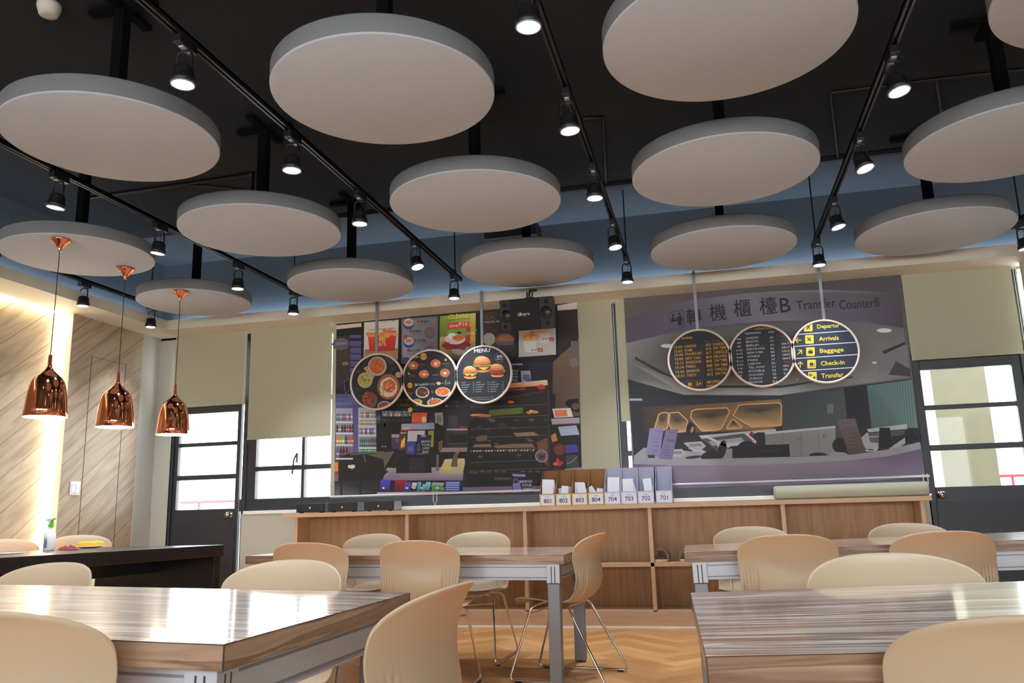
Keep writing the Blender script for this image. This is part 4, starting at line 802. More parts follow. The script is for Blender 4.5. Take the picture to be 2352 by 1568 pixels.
def rp(cx, crop, bg, zc=2.145):
    p = Print(YR, crop); p.gain = .95; p.clip = (cx, zc, .246); p.raw([(cx+.246*math.cos(2*PI*k/48), zc+.246*math.sin(2*PI*k/48)) for k in range(48)], bg, 0); return p
CA = (740, 640, 2.8); XS = (-2.896, -2.390, -1.886); ZR = 2.143
a = rp(XS[0], CA, (28, 28, 31))
a.poly([(400, 495), (470, 520), (440, 560), (405, 520)], (62, 58, 62), 1); a.poly([(265, 575), (290, 560), (340, 620), (325, 650)], (176, 140, 104), 1)
a.ell(355, 562, 60, 62, (186, 166, 148), 2, 32); a.ell(353, 560, 50, 52, (150, 120, 100), 3, 32); a.ell(352, 562, 45, 46, (196, 96, 40), 4, 28, .06)
for k in range(40): an = pr_(0, 6.28); r_ = pr_(0, 38); a.ell(352+r_*math.cos(an), 562+r_*math.sin(an), pr_(3, 9), pr_(2, 4), rn.choice([(222, 128, 60), (168, 76, 32), (206, 110, 50), (140, 58, 28)]), 5, 8, .2, pr_(0, 3))
a.ell(276, 652, 48, 50, (176, 176, 150), 2, 30); a.ell(276, 652, 41, 43, (170, 158, 82), 3, 28)
for k in range(22): an = pr_(0, 6.28); r_ = pr_(0, 34); a.ell(276+r_*math.cos(an), 652+r_*math.sin(an), pr_(4, 10), pr_(2, 6), rn.choice([(150, 84, 44), (120, 130, 50), (206, 196, 140), (190, 180, 110), (96, 110, 44)]), 4, 9, .25, pr_(0, 3))
a.ell(426, 694, 71, 82, (176, 88, 44), 2, 34); a.ell(424, 696, 60, 70, (120, 84, 60), 3, 34); a.ell(426, 697, 56, 64, (212, 200, 182), 4, 30, .03); a.ell(432, 690, 40, 44, (190, 96, 46), 5, 24, .1)
for k in range(26): an = pr_(0, 6.28); r_ = pr_(0, 32); a.ell(432+r_*math.cos(an), 690+r_*math.sin(an), pr_(5, 10), pr_(4, 7), rn.choice([(216, 124, 66), (160, 74, 36), (226, 150, 94)]), 6, 9, .25, pr_(0, 3))
for k in range(3): a.line(360+k*4, 668+k*6, 398+k*2, 724+k*3, 4, (76, 104, 40), 7)
a.ell(388, 738, 13, 13, (208, 180, 96), 8); a.ell(490, 617, 21, 21, (130, 110, 96), 2); a.ell(490, 617, 16, 16, (176, 146, 122), 3)
a.ell(308, 778, 48, 52, (84, 84, 86), 2, 28); a.ell(300, 770, 42, 48, (132, 52, 32), 3, 24, .08)
for k in range(34): an = pr_(0, 6.28); r_ = pr_(0, 40); a.ell(300+r_*math.cos(an)*.9, 770+r_*math.sin(an), pr_(4, 8), pr_(3, 6), rn.choice([(176, 84, 48), (110, 34, 24), (196, 100, 62)]), 4, 8, .25)
a.ell(402, 820, 46, 34, (178, 168, 158), 2, 28); a.ell(402, 822, 40, 29, (150, 48, 34), 3, 26)
for (x, y, n_) in ((215, 590, 4), (215, 705, 4), (440, 575, 4)):
    for k in range(n_): a.line(x, y+k*6, x+34-k*4, y+k*6-3, 1.6, (92, 92, 96), 3)
b_ = rp(XS[1], CA, (29, 29, 33))
b_.text('BURI', 603, 503, 12, (200, 200, 200), 2, w=36); b_.ell(652, 500, 21, 22, (222, 160, 44), 2, 26); b_.text('$10', 652, 500, 17, (50, 34, 16), 3, w=32); b_.ell(565, 685, 16, 18, (222, 160, 44), 2, 24); b_.text('$15', 565, 685, 12, (50, 34, 16), 3, w=22)
def bowl(p, x, y, rx, ry, rim, c, n_=16, white=False):
    p.ell(x, y, rx, ry, rim, 2, 28); p.ell(x, y-2, rx*.84, ry*.82, c, 3, 24, .05)
    for k in range(n_): an = pr_(0, 6.28); q_ = pr_(0, .7); p.ell(x+rx*q_*math.cos(an), y+ry*q_*math.sin(an), pr_(3, rx*.25), pr_(2, ry*.22), rn.choice([tuple(min(255, v*1.25) for v in c), tuple(v*.7 for v in c), (116, 124, 56), tuple(min(255, v*1.1) for v in c)]), 4, 8, .3, pr_(0, 3))
    if white: p.ell(x, y, rx*.26, ry*.26, (224, 216, 206), 5, 12, .15); p.ell(x, y, 3, 3, (40, 30, 30), 6, 8)
for (x, y) in ((586, 560), (730, 546), (655, 614), (790, 607)): bowl(b_, x, y, 38, 32, (44, 44, 48), (190, 94, 58), 14, True)
for (x, y, t) in ((642, 550, 'Pork Don'), (798, 546, 'Shrimp Don'), (580, 618, 'Chicken'), (582, 629, 'Teriyaki'), (730, 618, 'Beef Don'), (568, 733, 'Chicken'), (568, 743, 'Chao'), (712, 722, 'Pork'), (712, 732, 'Chao')): b_.text(t, x, y, 7, (190, 136, 50), 5, w=min(40, len(t)*5))
for (x, y) in ((795, 521), (558, 610)): b_.ell(x, y, 8, 8, (170, 60, 60), 5, 14); b_.ell(x, y, 4, 4, (230, 220, 215), 6, 10)
b_.line(597, 668, 597, 700, 1.6, (200, 200, 200), 3); b_.text('SET LUNCH +', 645, 680, 13, (226, 226, 226), 3, w=94); b_.text('soup of', 712, 673, 6, (200, 200, 200), 3, w=30); b_.text('the day', 712, 682, 6, (200, 200, 200), 3, w=30)
b_.ell(749, 672, 14, 10, (214, 204, 186), 3); b_.ell(749, 670, 10, 5, (206, 160, 80), 4); b_.text('+', 775, 672, 8, (220, 220, 220), 3); b_.rect(787, 660, 801, 682, (126, 80, 60), 3); b_.line(796, 650, 794, 665, 1.5, (200, 200, 200), 4); b_.text('soft', 815, 664, 6, (200, 200, 200), 3, w=18); b_.text('drink', 815, 673, 6, (200, 200, 200), 3, w=22)
bowl(b_, 645, 731, 44, 36, (200, 198, 194), (92, 52, 36), 14); bowl(b_, 776, 727, 48, 30, (212, 208, 204), (206, 110, 52), 18); bowl(b_, 612, 792, 32, 20, (206, 204, 200), (196, 150, 60), 8); bowl(b_, 727, 796, 52, 28, (206, 204, 200), (198, 108, 66), 16)
for (x, y) in ((805, 560), (800, 640), (640, 565), (575, 650), (730, 640)):
    for k in range(3): b_.line(x-14, y+k*5, x+14-k*3, y+k*5-1, 1.2, (84, 84, 88), 3)
b_.rect(692, 765, 700, 780, (120, 118, 120), 4); b_.rect(706, 762, 714, 780, (190, 188, 188), 4)
c_ = rp(XS[2], CA, (30, 32, 38))
c_.bold = .02; c_.text('MENU', 1028, 461, 26, (216, 216, 226), 3, w=102); c_.ring(1140, 505, 29, 31, (150, 150, 156), 3, 30); c_.text('20%', 1141, 499, 18, (226, 226, 230), 3, w=38); c_.text('DISCOUNT', 1141, 517, 7, (200, 200, 206), 3, w=38)
c_.bold = .006
def burger(x, y, k, L_):
    c_.ell(x, y+34*k, 50*k, 16*k, (206, 136, 70), L_, 24); c_.ell(x, y+18*k, 56*k, 16*k, (84, 42, 26), L_+1, 20, .06); c_.poly([(x-50*k, y+6*k), (x+54*k, y+4*k), (x+14*k, y+30*k), (x+2*k, y+12*k), (x-24*k, y+26*k)], (228, 162, 48), L_+2)
    for j in range(13): c_.ell(x-56*k+j*9.3*k, y+(2+3*(j % 2))*k, 9*k, 6*k, rn.choice([(104, 124, 48), (134, 150, 60), (84, 104, 40)]), L_+3, 10, .25)
    c_.ell(x, y-6*k, 54*k, 9*k, (130, 46, 32), L_+4, 20, .08)
    pts = [(x-54*k, y-6*k), (x-54*k, y-20*k), (x-42*k, y-42*k), (x-18*k, y-54*k), (x+10*k, y-54*k), (x+36*k, y-44*k), (x+53*k, y-22*k), (x+54*k, y-6*k), (x+20*k, y-1*k), (x-20*k, y-1*k)]
    c_.poly(pts, (206, 124, 62), L_+5, [(168, 88, 40), (196, 112, 54), (222, 146, 84), (240, 182, 124), (240, 184, 128), (222, 146, 82), (196, 112, 54), (166, 88, 40), (176, 92, 42), (176, 92, 42)])
c_.ell(1030, 640, 140, 16, (22, 22, 26), 1)
burger(1030, 552, 1.0, 2); c_.poly([(985, 565), (1080, 562), (1075, 585), (990, 588)], (74, 36, 24), 8); c_.poly([(1005, 570), (1075, 568), (1040, 590)], (226, 158, 46), 9)
burger(952, 605, .80, 9); burger(1126, 592, .84, 9); c_.poly([(1068, 600), (1090, 590), (1180, 598), (1160, 612), (1085, 612)], (150, 30, 34), 16)
for j in range(3):
    x0 = (895, 990, 1085)[j]
    for k in range(5):
        y = 664+k*15-(j*2); c_.text(('CLASSIC', 'DOUBLE CHEESE', 'DOUBLE BEEF', 'MUSHROOM', 'MEXICAN')[k], x0+1, y+5, 5, (196, 196, 200), 3, w=(28, 52, 44, 34, 32)[k], al='L'); c_.text(('$5', '$7', '$6', '$6', '$8')[k], x0+78, y+4, 6, (190, 190, 196), 3)
    if j: c_.line(x0-7, 668, x0-6, 728, 1.3, (130, 130, 136), 3)
c_.text('Opened everyday from 9 am to 11 pm', 1026, 764, 8, (176, 176, 182), 3, w=150); c_.text('website: www.theburgerhouse.com', 1026, 776, 8, (176, 176, 182), 3, w=156)
round_boards(XS, ZR, (-2.901, -1.894), 'three joined round food menu boards hanging in front of the burger shop picture', (a, b_, c_))
CE = (1500, 660, 3.92); XS2 = (-.020, .476, .966)
d_ = rp(XS2[0], CE, (27, 26, 31)); am = (214, 158, 48)
d_.text('Arrivals', 303, 452, 24, am, 2, w=98); d_.path([(225, 455), (242, 453), (243, 474), (226, 476)], 2, (150, 112, 44), 2, True); d_.text('Time', 207, 506, 10, (120, 100, 60), 2, w=36); d_.text('To', 292, 498, 12, (90, 84, 70), 2, w=20); d_.text('Code', 488, 485, 14, (110, 96, 62), 2, w=42); d_.text('Remark', 566, 478, 14, (110, 96, 62), 2, w=74)
rows = (('15:00', 'LONDON', 'A03', 'CANCEL'), ('15:02', 'ROME', 'A10', 'ON TIME'), ('15:08', 'FRANKFURT', 'A17', 'CANCELLE'), ('15:09', 'NEW YORK', 'B01', 'DELAYED'), ('15:12', 'SHANGHAI', 'B05', 'ON TIME'), ('15:14', 'PARIS', 'B08', 'ON TIME'), ('15:30', 'BANGKOK', 'A12', 'CANCELL'), ('15:31', 'TOKYO', 'B15', 'ON TIM'))
for k, (t1, t2, t3, t4) in enumerate(rows):
    y1 = (538, 574, 608, 646, 682, 720, 760, 798)[k]; y3 = (518, 553, 590, 628, 665, 705, 743, 782)[k]
    d_.poly([(276, y1-15), (456, y1-27), (458, y1+6), (278, y1+16)], (40, 39, 44), 1)
    d_.text(t1, 190+k*2.6, y1+1, 24, am, 2, w=74, al='L'); d_.text(t2, 284+k*2.8, y1-7, 25, am, 2, w=17*len(t2), al='L'); d_.text(t3, 470+k*2.8, y3, 25, am, 2, w=50, al='L'); d_.text(t4, 538+k*2.8, y3-6, 25, am, 2, w=min(17*len(t4), 670-538-k*2.8), al='L')
d_.line(225, 836, 640, 808, 2, (70, 66, 60), 1)
for (x, y) in ((330, 868), (411, 862)): d_.path([(x-32, y-24), (x+32, y-28), (x+34, y+24), (x-30, y+28)], 3, (130, 100, 44), 2, True)
for k in range(3): d_.rect(316+k*11, 856, 325+k*11, 886, am, 3)
d_.ell(398, 850, 5, 5, am, 3, 12); d_.rect(394, 856, 402, 884, am, 3); d_.path([(412, 882), (418, 858), (436, 856)], 5, am, 3); d_.line(414, 868, 436, 866, 4, am, 3)
d_.text('ABCDEFG', 543, 848, 26, am, 2, w=122); d_.text('NOPQR', 525, 886, 25, am, 2, w=84); d_.rect(252, 856, 278, 882, (110, 86, 40), 2)
d_.bold = .018; e_ = rp(XS2[1], CE, (33, 34, 41)); wt = (190, 192, 200)
e_.text('DEPARTURES', 1000, 370, 20, (176, 132, 44), 3, w=156); e_.text('DESTINATION', 900, 411, 17, wt, 3, w=138); e_.text('GATE', 1063, 401, 17, wt, 3, w=50)
er = (('40', 'LONDON', 'A2', ''), ('45', 'MOSCOW', 'C4', ''), ('47', 'BERLIN', 'A1', 'ON-T'), ('3:22', 'BARCELONA', 'E6', 'ON-T'), ('4:19', 'NEW-YORK', 'B5', 'DELA'), ('4:44', 'ATHENS', 'B4', 'ON-T'), ('5:11', 'PARIS', 'A7', 'ON-T'), ('6:50', 'LISBON', 'D2', ''), ('14', 'TEL-AVIV', 'C1', 'ON-'), ('20', 'ISTANBUL', 'F3', 'ON'), ('0', 'CHICAGO', 'G5', 'O'), ('', 'ZURICH', 'A8', ''), ('', 'BANGKOK', 'E1', ''))
for k, (t0, t1, t2, t3) in enumerate(er):
    y = 458+k*33; e_.poly([(700, y+26), (1262, y-10), (1262, y-6), (700, y+30)], (24, 24, 30), 1); e_.poly([(830+k*2.6, y-14), (1020+k*2.6, y-26), (1022+k*2.6, y+4), (832+k*2.6, y+16)], (40, 41, 48), 1)
    x0 = 834+k*3.0 if k < 12 else 860
    if t0: e_.text(t0, 772+k*1.6, y+8, 16, wt, 3, w=17*len(t0.replace(':', ''))+6, al='R' if 0 else 'C')
    e_.text(t1, x0, y, 19, wt, 3, w=18.5*len(t1), al='L'); e_.text(t2, 1050+k*2.6, y-8, 19, wt, 3, w=32, al='L')
    if t3: e_.text(t3, 1150+k*2.6, y-16, 18, (190, 166, 70) if t3 == 'DELA' else wt, 3, w=18*len(t3), al='L')
e_.rect(1175, 660, 1235, 680, (90, 36, 44), 2); e_.rect(1150, 432, 1210, 446, (50, 62, 56), 2); e_.rect(1152, 466, 1214, 480, (50, 56, 56), 2)
f_ = rp(XS2[2], CE, (26, 32, 50)); f_.gain = .8; f_.bold = .016; ye = (228, 204, 62); nv = (26, 32, 50)
for (x0, y0, x1, y1) in ((1290, 424, 1770, 389), (1240, 532, 1830, 493), (1240, 642, 1840, 603), (1310, 753, 1830, 718)): f_.line(x0, y0, x1, y1, 7, (206, 208, 222), 2)
for (x, y) in ((1397, 357), (1408, 468), (1417, 578), (1427, 690), (1435, 800)): f_.poly([(x-36, y-38), (x-39, y-32), (x-38, y+34), (x-32, y+39), (x+34, y+37), (x+39, y+31), (x+38, y-34), (x+33, y-40)], ye, 3)
def plane(x, y, s, an, col, L_):
    pts = [(0, -26), (4, -20), (4, -8), (24, 8), (24, 14), (4, 6), (4, 18), (11, 24), (11, 28), (0, 25), (-11, 28), (-11, 24), (-4, 18), (-4, 6), (-24, 14), (-24, 8), (-4, -8), (-4, -20)]
    c, s_ = math.cos(an), math.sin(an); f_.poly([(x+s*(px*c-py*s_), y+s*(px*s_+py*c)) for px, py in pts], col, L_)
plane(1399, 357, .95, R(40), nv, 4); plane(1408, 469, .95, R(135), nv, 4); plane(1420, 788, .7, R(90), nv, 4); plane(1450, 812, .7, R(-90), nv, 4)
f_.rect(1397, 567, 1438, 596, nv, 4); f_.path([(1408, 567), (1408, 558), (1427, 558), (1427, 567)], 4, nv, 4); f_.rect(1410, 680, 1444, 704, nv, 4); f_.path([(1419, 680), (1419, 671), (1434, 671), (1434, 680)], 4, nv, 4); f_.line(1402, 714, 1456, 711, 5, nv, 4); f_.line(1453, 668, 1455, 712, 4, nv, 4)
for t, x, y, h_, w_ in (('Departur', 1580, 351, 48, 206), ('Arrivals', 1582, 458, 38, 180), ('Baggage', 1609, 570, 50, 216), ('Check-in', 1616, 678, 40, 214), ('Transfer', 1614, 790, 42, 200)): f_.text(t, x, y, h_, ye, 3, w=w_)
def arrow(x, y, an):
    c, s_ = math.cos(an), math.sin(an)
    def T(p): return (x+p[0]*c-p[1]*s_, y+p[0]*s_+p[1]*c)
    f_.line(*T((-27, 0)), *T((24, 0)), 8, ye, 3); f_.line(*T((26, 0)), *T((2, -24)), 8, ye, 3); f_.line(*T((26, 0)), *T((2, 24)), 8, ye, 3)
arrow(1308, 475, PI); arrow(1320, 583, R(-45)); arrow(1325, 694, R(-90))
round_boards(XS2, 2.145, (-.019, .984), 'three joined round airport boards hanging in front of the transfer counter picture', (d_, e_, f_))

# ================================================================ BLINDS
def cloth_panel(x0, x1, z0, z1, y, mat, wave=0, nx=2, thick=.002):
    b = MB(); n = nx; pts = []
    for i in range(n+1):
        x = x0+(x1-x0)*i/n; pts.append((x, y+wave*math.sin(i*1.9)+wave*.5*math.sin(i*.83)))
    poly = pts + [(x_, y_+thick) for x_, y_ in pts[::-1]]
    m_ = len(pts)
    for i in range(m_-1):
        (xa, ya), (xb, yb) = pts[i], pts[i+1]
        b.add([(xa, ya, z0), (xb, yb, z0), (xb, yb, z1), (xa, ya, z1), (xa, ya+thick, z0), (xb, yb+thick, z0), (xb, yb+thick, z1), (xa, ya+thick, z1)], [(0, 1, 2, 3), (5, 4, 7, 6), (0, 4, 5, 1), (3, 2, 6, 7)] + ([(0, 3, 7, 4)] if i == 0 else []) + ([(1, 5, 6, 2)] if i == m_-2 else []), mat)
    return b
def plain_blind(x0, x1, z0, label, chain=None, y=7.215):
    root = empty('roller_blind', ((x0+x1)/2, y, ZL)); cx = (x0+x1)/2
    cl = cloth_panel(x0-cx, x1-cx, z0-ZL, -.002, 0, 'blind_cloth'); cl.build('cloth', root)
    b = MB(); b.box(x0-cx, x1-cx, -.006, .008, z0-ZL-.012, z0-ZL+.004, 'blind_cloth'); b.build('bottom_bar', root)
    if chain is not None:
        b = MB(); b.tube([(chain-cx-.008, -.012, -.01), (chain-cx-.008, -.012, z0-ZL-.02), (chain-cx-.002, -.012, z0-ZL-.05), (chain-cx+.008, -.012, z0-ZL-.03), (chain-cx+.008, -.012, -.01)], .0022, 'white_cord', 6); b.build('pull_chain', root)
    tag(root, label, 'blind', 'plain beige roller blinds')
plain_blind(-5.285, -4.462, 2.082, 'plain khaki roller blind over the left door', -4.465)
plain_blind(-4.42, -3.525, 1.72, 'plain beige roller blind left of the burger shop picture')
plain_blind(-1.12, -.775, 1.25, 'narrow pale green blind between the two picture blinds', -.762)
plain_blind(-.735, -.60, 1.715, 'thin strip of plain blind showing beside the airport picture', y=7.235)
plain_blind(1.685, 2.515, 2.095, 'plain khaki roller blind above the right door', 2.535)
cb = cloth_panel(-.55, .55, -2.6, 0, 0, 'curtain_cloth', wave=.02, nx=44); o = cb.build('curtain', loc=(3.1, 7.12, ZL)); tag(o, 'pale gathered curtain at the right edge of the far wall', 'curtain')
b = MB(); b.box(-.035, .035, -.02, 0, -.025, 0, 'switch_white')
# switch plate
b = MB(); b.box(0, .008, -.058, .058, -.06, .06, 'switch_white'); b.box(.008, .012, -.045, -.003, -.04, .04, 'paper'); b.box(.008, .012, .003, .045, -.04, .04, 'paper')
o = b.build('light_switch', loc=(XL+.0005, 6.215, 1.257), bevel=.002); tag(o, 'white light switch plate on the wood panel', 'light switch')
# LED strip body in the wall corner
b = MB(); b.box(XL-.085, XL-.07, 6.022, 6.034, .02, ZL-.02, 'led_face'); tag(b.build('light_strip'), 'glowing warm light strip hidden in the corner of the wood panels', 'light strip')
b = MB(); b.box(XL-.088, XL-.08, 2.5, 6.0, ZL-.018, ZL-.003, 'led_face'); tag(b.build('light_strip'), 'glowing warm light strip along the top of the left wood panel', 'light strip')
# ================================================================ COUNTER
b = MB()
root = empty('counter_cabinet', (-1.12, 7.1, 0)); cx, cy = -1.12, 7.1
def part(name, boxes, mat, bevel=.0015):
    b = MB()
    for (x0, x1, y0, y1, z0, z1) in boxes: b.box(x0-cx, x1-cx, y0-cy, y1-cy, z0, z1, mat)
    return b.build(name, root, bevel=bevel)
part('countertop', [(-3.865, 1.64, YC, 7.25, .948, .985)], 'counter_edge_wood', .002)
part('back_panel', [(-3.72, 1.55, 7.21, 7.222, .02, .948)], 'cabinet_wood', 0)
for x in (-3.735, -2.655, -1.581, -.518, .54, 1.57): part('upright', [(x-.016, x+.016, YC+.012, 7.21, .0, .948)], 'counter_edge_wood')
part('middle_shelf', [(-3.72, 1.555, YC+.012, 7.21, .478, .51)], 'counter_edge_wood')
part('bottom_shelf', [(-3.72, 1.555, YC+.012, 7.21, .115, .135)], 'counter_edge_wood')
part('plinth', [(-3.735, 1.57, YC+.010, YC+.03, 0, .125)], 'counter_edge_wood')
part('base_strip', [(-3.735, 1.57, YC+.004, YC+.0095, 0, .012)], 'sill_white', 0)
tag(root, 'long low wooden cabinet with open shelves under the window', 'cabinet')
# slippers
def slipper(x, l, first=None):
    root = empty('slipper', (x, 7.085, .5105)); root.rotation_euler = (0, 0, R(8))
    b = MB(); pts = []
    for k in range(20):
        a = 2*PI*k/20; pts.append((.045*math.cos(a)*(1+.1*math.sin(a)), .12*math.sin(a)))
    b.prism(pts, 'z', 0, .012, 'slipper_sole'); b.build('sole', root, bevel=.002)
    b = MB(); n = 12
    for j in range(6):
        y0, y1 = -.115+j*.022, -.115+(j+1)*.022
        h0 = .058*math.sqrt(max(0.02, (j+.35)/6.2)); h1 = .058*math.sqrt((j+1.35)/6.2); w0 = .046*math.sqrt(max(.05, (j+.9)/6.5)); w1 = .046*math.sqrt((j+1.9)/7.2)
        for k in range(n):
            a, c = PI*k/n, PI*(k+1)/n
            b.add([(w0*math.cos(a), y0, .012+h0*math.sin(a)), (w0*math.cos(c), y0, .012+h0*math.sin(c)), (w1*math.cos(c), y1, .012+h1*math.sin(c)), (w1*math.cos(a), y1, .012+h1*math.sin(a))], [(0, 1, 2, 3)], 'slipper_felt', True)
    o = b.build('upper', root); md = o.modifiers.new('s', 'SOLIDIFY'); md.thickness = .005; md.offset = 0
    root.rotation_euler = (0, 0, R(172))
    root.scale = (1.45, .9, 1.5)
    tag(root, l, 'slipper', 'brown slippers on the middle shelf')
slipper(-.455, 'brown open slipper on the shelf, left one of the pair')
slipper(-.235, 'brown open slipper on the shelf, beside the far right table corner')
# three black cash drawers
for i, (x0, x1, l) in enumerate([(-3.735, -3.455, 'leftmost of the three'), (-3.415, -3.135, 'middle one of the three'), (-3.065, -2.78, 'rightmost, with its silver side showing')]):
    root = empty('cash_drawer', ((x0+x1)/2, 7.05, .985)); h = (x1-x0)/2
    b = MB(); b.box(-h, h, -.085, .12, .008, .088, 'black_metal'); b.build('body', root, bevel=.003)
    b = MB(); b.box(h, h+.001, -.07, .11, .012, .086, 'aluminium'); b.build('side_plate', root)
    b = MB(); b.box(-h+.004, h-.004, -.090, -.085, .012, .084, 'black_plastic'); b.build('drawer_front', root, bevel=.002)
    b = MB(); b.lathe([(0, -.006), (.009, -.006), (.009, 0)], 'chrome', 14, (0, -.090, .045), rot=Matrix.Rotation(R(-90), 3, 'X')); b.build('lock', root)
    b = MB()
    for sx in (-1, 1): b.box(sx*(h-.04)-.015, sx*(h-.04)+.015, -.07, -.04, 0, .008, 'black_plastic')
    b.build('feet', root)
    tag(root, 'flat black metal cash drawer on the counter, ' + l, 'cash drawer', 'black cash drawers')
# file boxes with class numbers
FB = [(1258, '801', 1), (1295, '802', 1), (1332, '803', 1), (1369, '804', 1), (1408, '704', 0), (1446, '703', 0), (1484, '702', 0), (1526, '701', 0)]
YBX = 6.975
BXN = {'801': 'leftmost brown box', '802': 'second brown box', '803': 'third brown box', '804': 'fourth brown box', '704': 'first grey box', '703': 'second grey box', '702': 'third grey box', '701': 'last grey box'}
LBX = {'801': 'brown card box at the left end of the row, marked 801', '802': 'brown card box marked 802, between boxes 801 and 803', '803': 'brown card box marked 803, second of the row from the pale ones', '804': 'brown card box marked 804, nearly empty beside the pale boxes', '704': 'pale grey card box marked 704, next to the brown boxes', '703': 'pale grey card box marked 703 holding a purple-lettered sheet', '702': 'pale grey card box marked 702 holding one slanted sheet', '701': 'empty pale grey card box marked 701 at the right end'}
for i, (px, num, kr) in enumerate(FB):
    p = at(px, 1160, YBX); p.x = -1.377+i*.1395 + (.010 if i == 7 else 0); root = empty('file_box', (p.x, YBX, .985)); mt = 'kraft' if kr else 'grey_card'; hw = .068; t = .004
    hb = .31; hf = .105; dp = .20
    b = MB(); b.box(-hw, hw, 0, dp, 0, t, mt); b.box(-hw, hw, dp-t, dp, 0, hb, mt); b.box(-hw, hw, 0, t, 0, hf, mt)
    for sx in (-hw, hw-t): b.prism([(0, 0), (dp, 0), (dp, hb), (dp-.03, hb), (0, hf)], 'x', sx, sx+t, mt)
    b.build('box_body', root)
    # number label
    pp = Print(0, (0, 0, 1)); pp.P = lambda x, y: (x/1000., y/1000.); pp.Y = -.0006
    wl, hl = 67, 102
    pp.raw([(-wl/1000, .002), (wl/1000, .002), (wl/1000, hl/1000), (-wl/1000, hl/1000)], (214, 178, 104) if kr else (206, 206, 228), 0)
    m_ = 9
    pp.raw([(-(wl-m_)/1000, .002+m_/1000), ((wl-m_)/1000, .002+m_/1000), ((wl-m_)/1000, (hl-m_)/1000), (-(wl-m_)/1000, (hl-m_)/1000)], (224, 224, 236), 1)
    rnd = random.Random(i)
    if not kr:
        for k in range(14):
            x_, z_ = rnd.choice([(-.0715, rnd.uniform(.01, .095)), (.0715, rnd.uniform(.01, .095)), (rnd.uniform(-.07, .07), .007), (rnd.uniform(-.07, .07), .0975)]); c = rnd.choice([(90, 84, 150), (170, 120, 90), (60, 60, 110)])
            pp.raw([(x_-.003, z_), (x_, z_-.003), (x_+.003, z_), (x_, z_+.003)], c, 2)
        pp.raw([(-.076, .002), (-.056, .002), (-.076, .022)], (190, 140, 110), 2)
    else:
        for k in range(9):
            pp.raw([(-.070+k*.0165, .0045), (-.063+k*.0165, .0045), (-.063+k*.0165, .008), (-.070+k*.0165, .008)], (238, 214, 150), 2)
            pp.raw([(-.070+k*.0165, .0955), (-.063+k*.0165, .0955), (-.063+k*.0165, .099), (-.070+k*.0165, .099)], (238, 214, 150), 2)
    def txt(pp, s, x, z, h, col, w=None):
        cu = bpy.data.curves.new('t', 'FONT'); cu.body = s; cu.resolution_u = 3; cu.offset = .012 if h > .02 else 0; to = bpy.data.objects.new('t', cu); COL.objects.link(to)
        me = bpy.data.meshes.new_from_object(to.evaluated_get(bpy.context.evaluated_depsgraph_get())); bpy.data.objects.remove(to)
        xs = [v.co.x for v in me.vertices]; ys = [v.co.y for v in me.vertices]; k = h/(max(ys)-min(ys)); o_ = len(pp.v); cxx = (max(xs)+min(xs))/2; cyy = (max(ys)+min(ys))/2
        for v in me.vertices: pp.v.append((x+(v.co.x-cxx)*k, -.0006-3*.0004, z+(v.co.y-cyy)*k))
        for p_ in me.polygons: pp.f.append(tuple(o_+q_ for q_ in p_.vertices)); pp.col.append([srgb(*col)]*len(p_.vertices))
    txt(pp, num, 0, .045, .036, (42, 46, 58) if kr else (62, 78, 146)); txt(pp, 'CLASS', 0, .079, .009, (80, 84, 100))
    pp.build('number_label', root)
    tag(root, LBX[num], 'file box', 'numbered file boxes on the counter')
    # papers standing in the box
    np_ = {'801': [(-.025, .215, .05, 3), (.03, .205, .04, -4)], '802': [(0, .155, .03, 6), (-.03, .14, .03, -4), (.04, .15, .03, 5)], '803': [(.02, .17, .035, -10), (-.03, .185, .04, 2)], '804': [(-.03, .135, .03, -35), (.02, .125, .03, 8), (.05, .12, .02, -6)], '704': [(.01, .215, .05, 2), (-.02, .20, .04, 5)], '703': [(-.02, .20, .045, 0), (.035, .17, .04, -18)], '702': [(.03, .195, .035, -6)], '701': []}[num]
    for j, (x_, h_, w_, an) in enumerate(np_):
        q_ = MB(); rt_ = Matrix.Rotation(R(an), 3, 'Y'); q_.box(-w_, w_, -.0008, .0008, -h_/2, h_/2, 'paper', rot=rt_, piv=Vector((0, 0, 0)))
        oo = q_.build('paper_sheet', loc=(max(p.x-hw+w_+.012, min(p.x+hw-w_-.012, p.x+x_)), YBX+.05+j*.045, .985+.012+h_/2+abs(math.sin(R(an)))*w_*.8))
        oo.rotation_euler = (R(-6), 0, 0)
        tag(oo, 'white paper sheet, %s standing in the %s' % (('first from the left', 'second from the left', 'third from the left')[sorted(range(len(np_)), key=lambda q__: np_[q__][0]).index(j)] if len(np_) > 1 else 'the only one', BXN[num]), 'paper', 'papers in file box ' + num)
# beige roll lying on the sill
b = MB(); b.lathe([(0, 0), (.045, 0), (.054, .012), (.056, .03), (.056, 1.14), (.054, 1.16), (0, 1.16)], 'curtain_cloth', 32, rot=Matrix.Rotation(R(90), 3, 'Y'))
b.box(1.16, 1.18, -.02, .02, -.055, -.04, 'bar_white')
o = b.build('rolled_screen', loc=(.49, 7.09, .985+.0565)); tag(o, 'thick beige roll lying on the counter below the airport picture', 'roll')
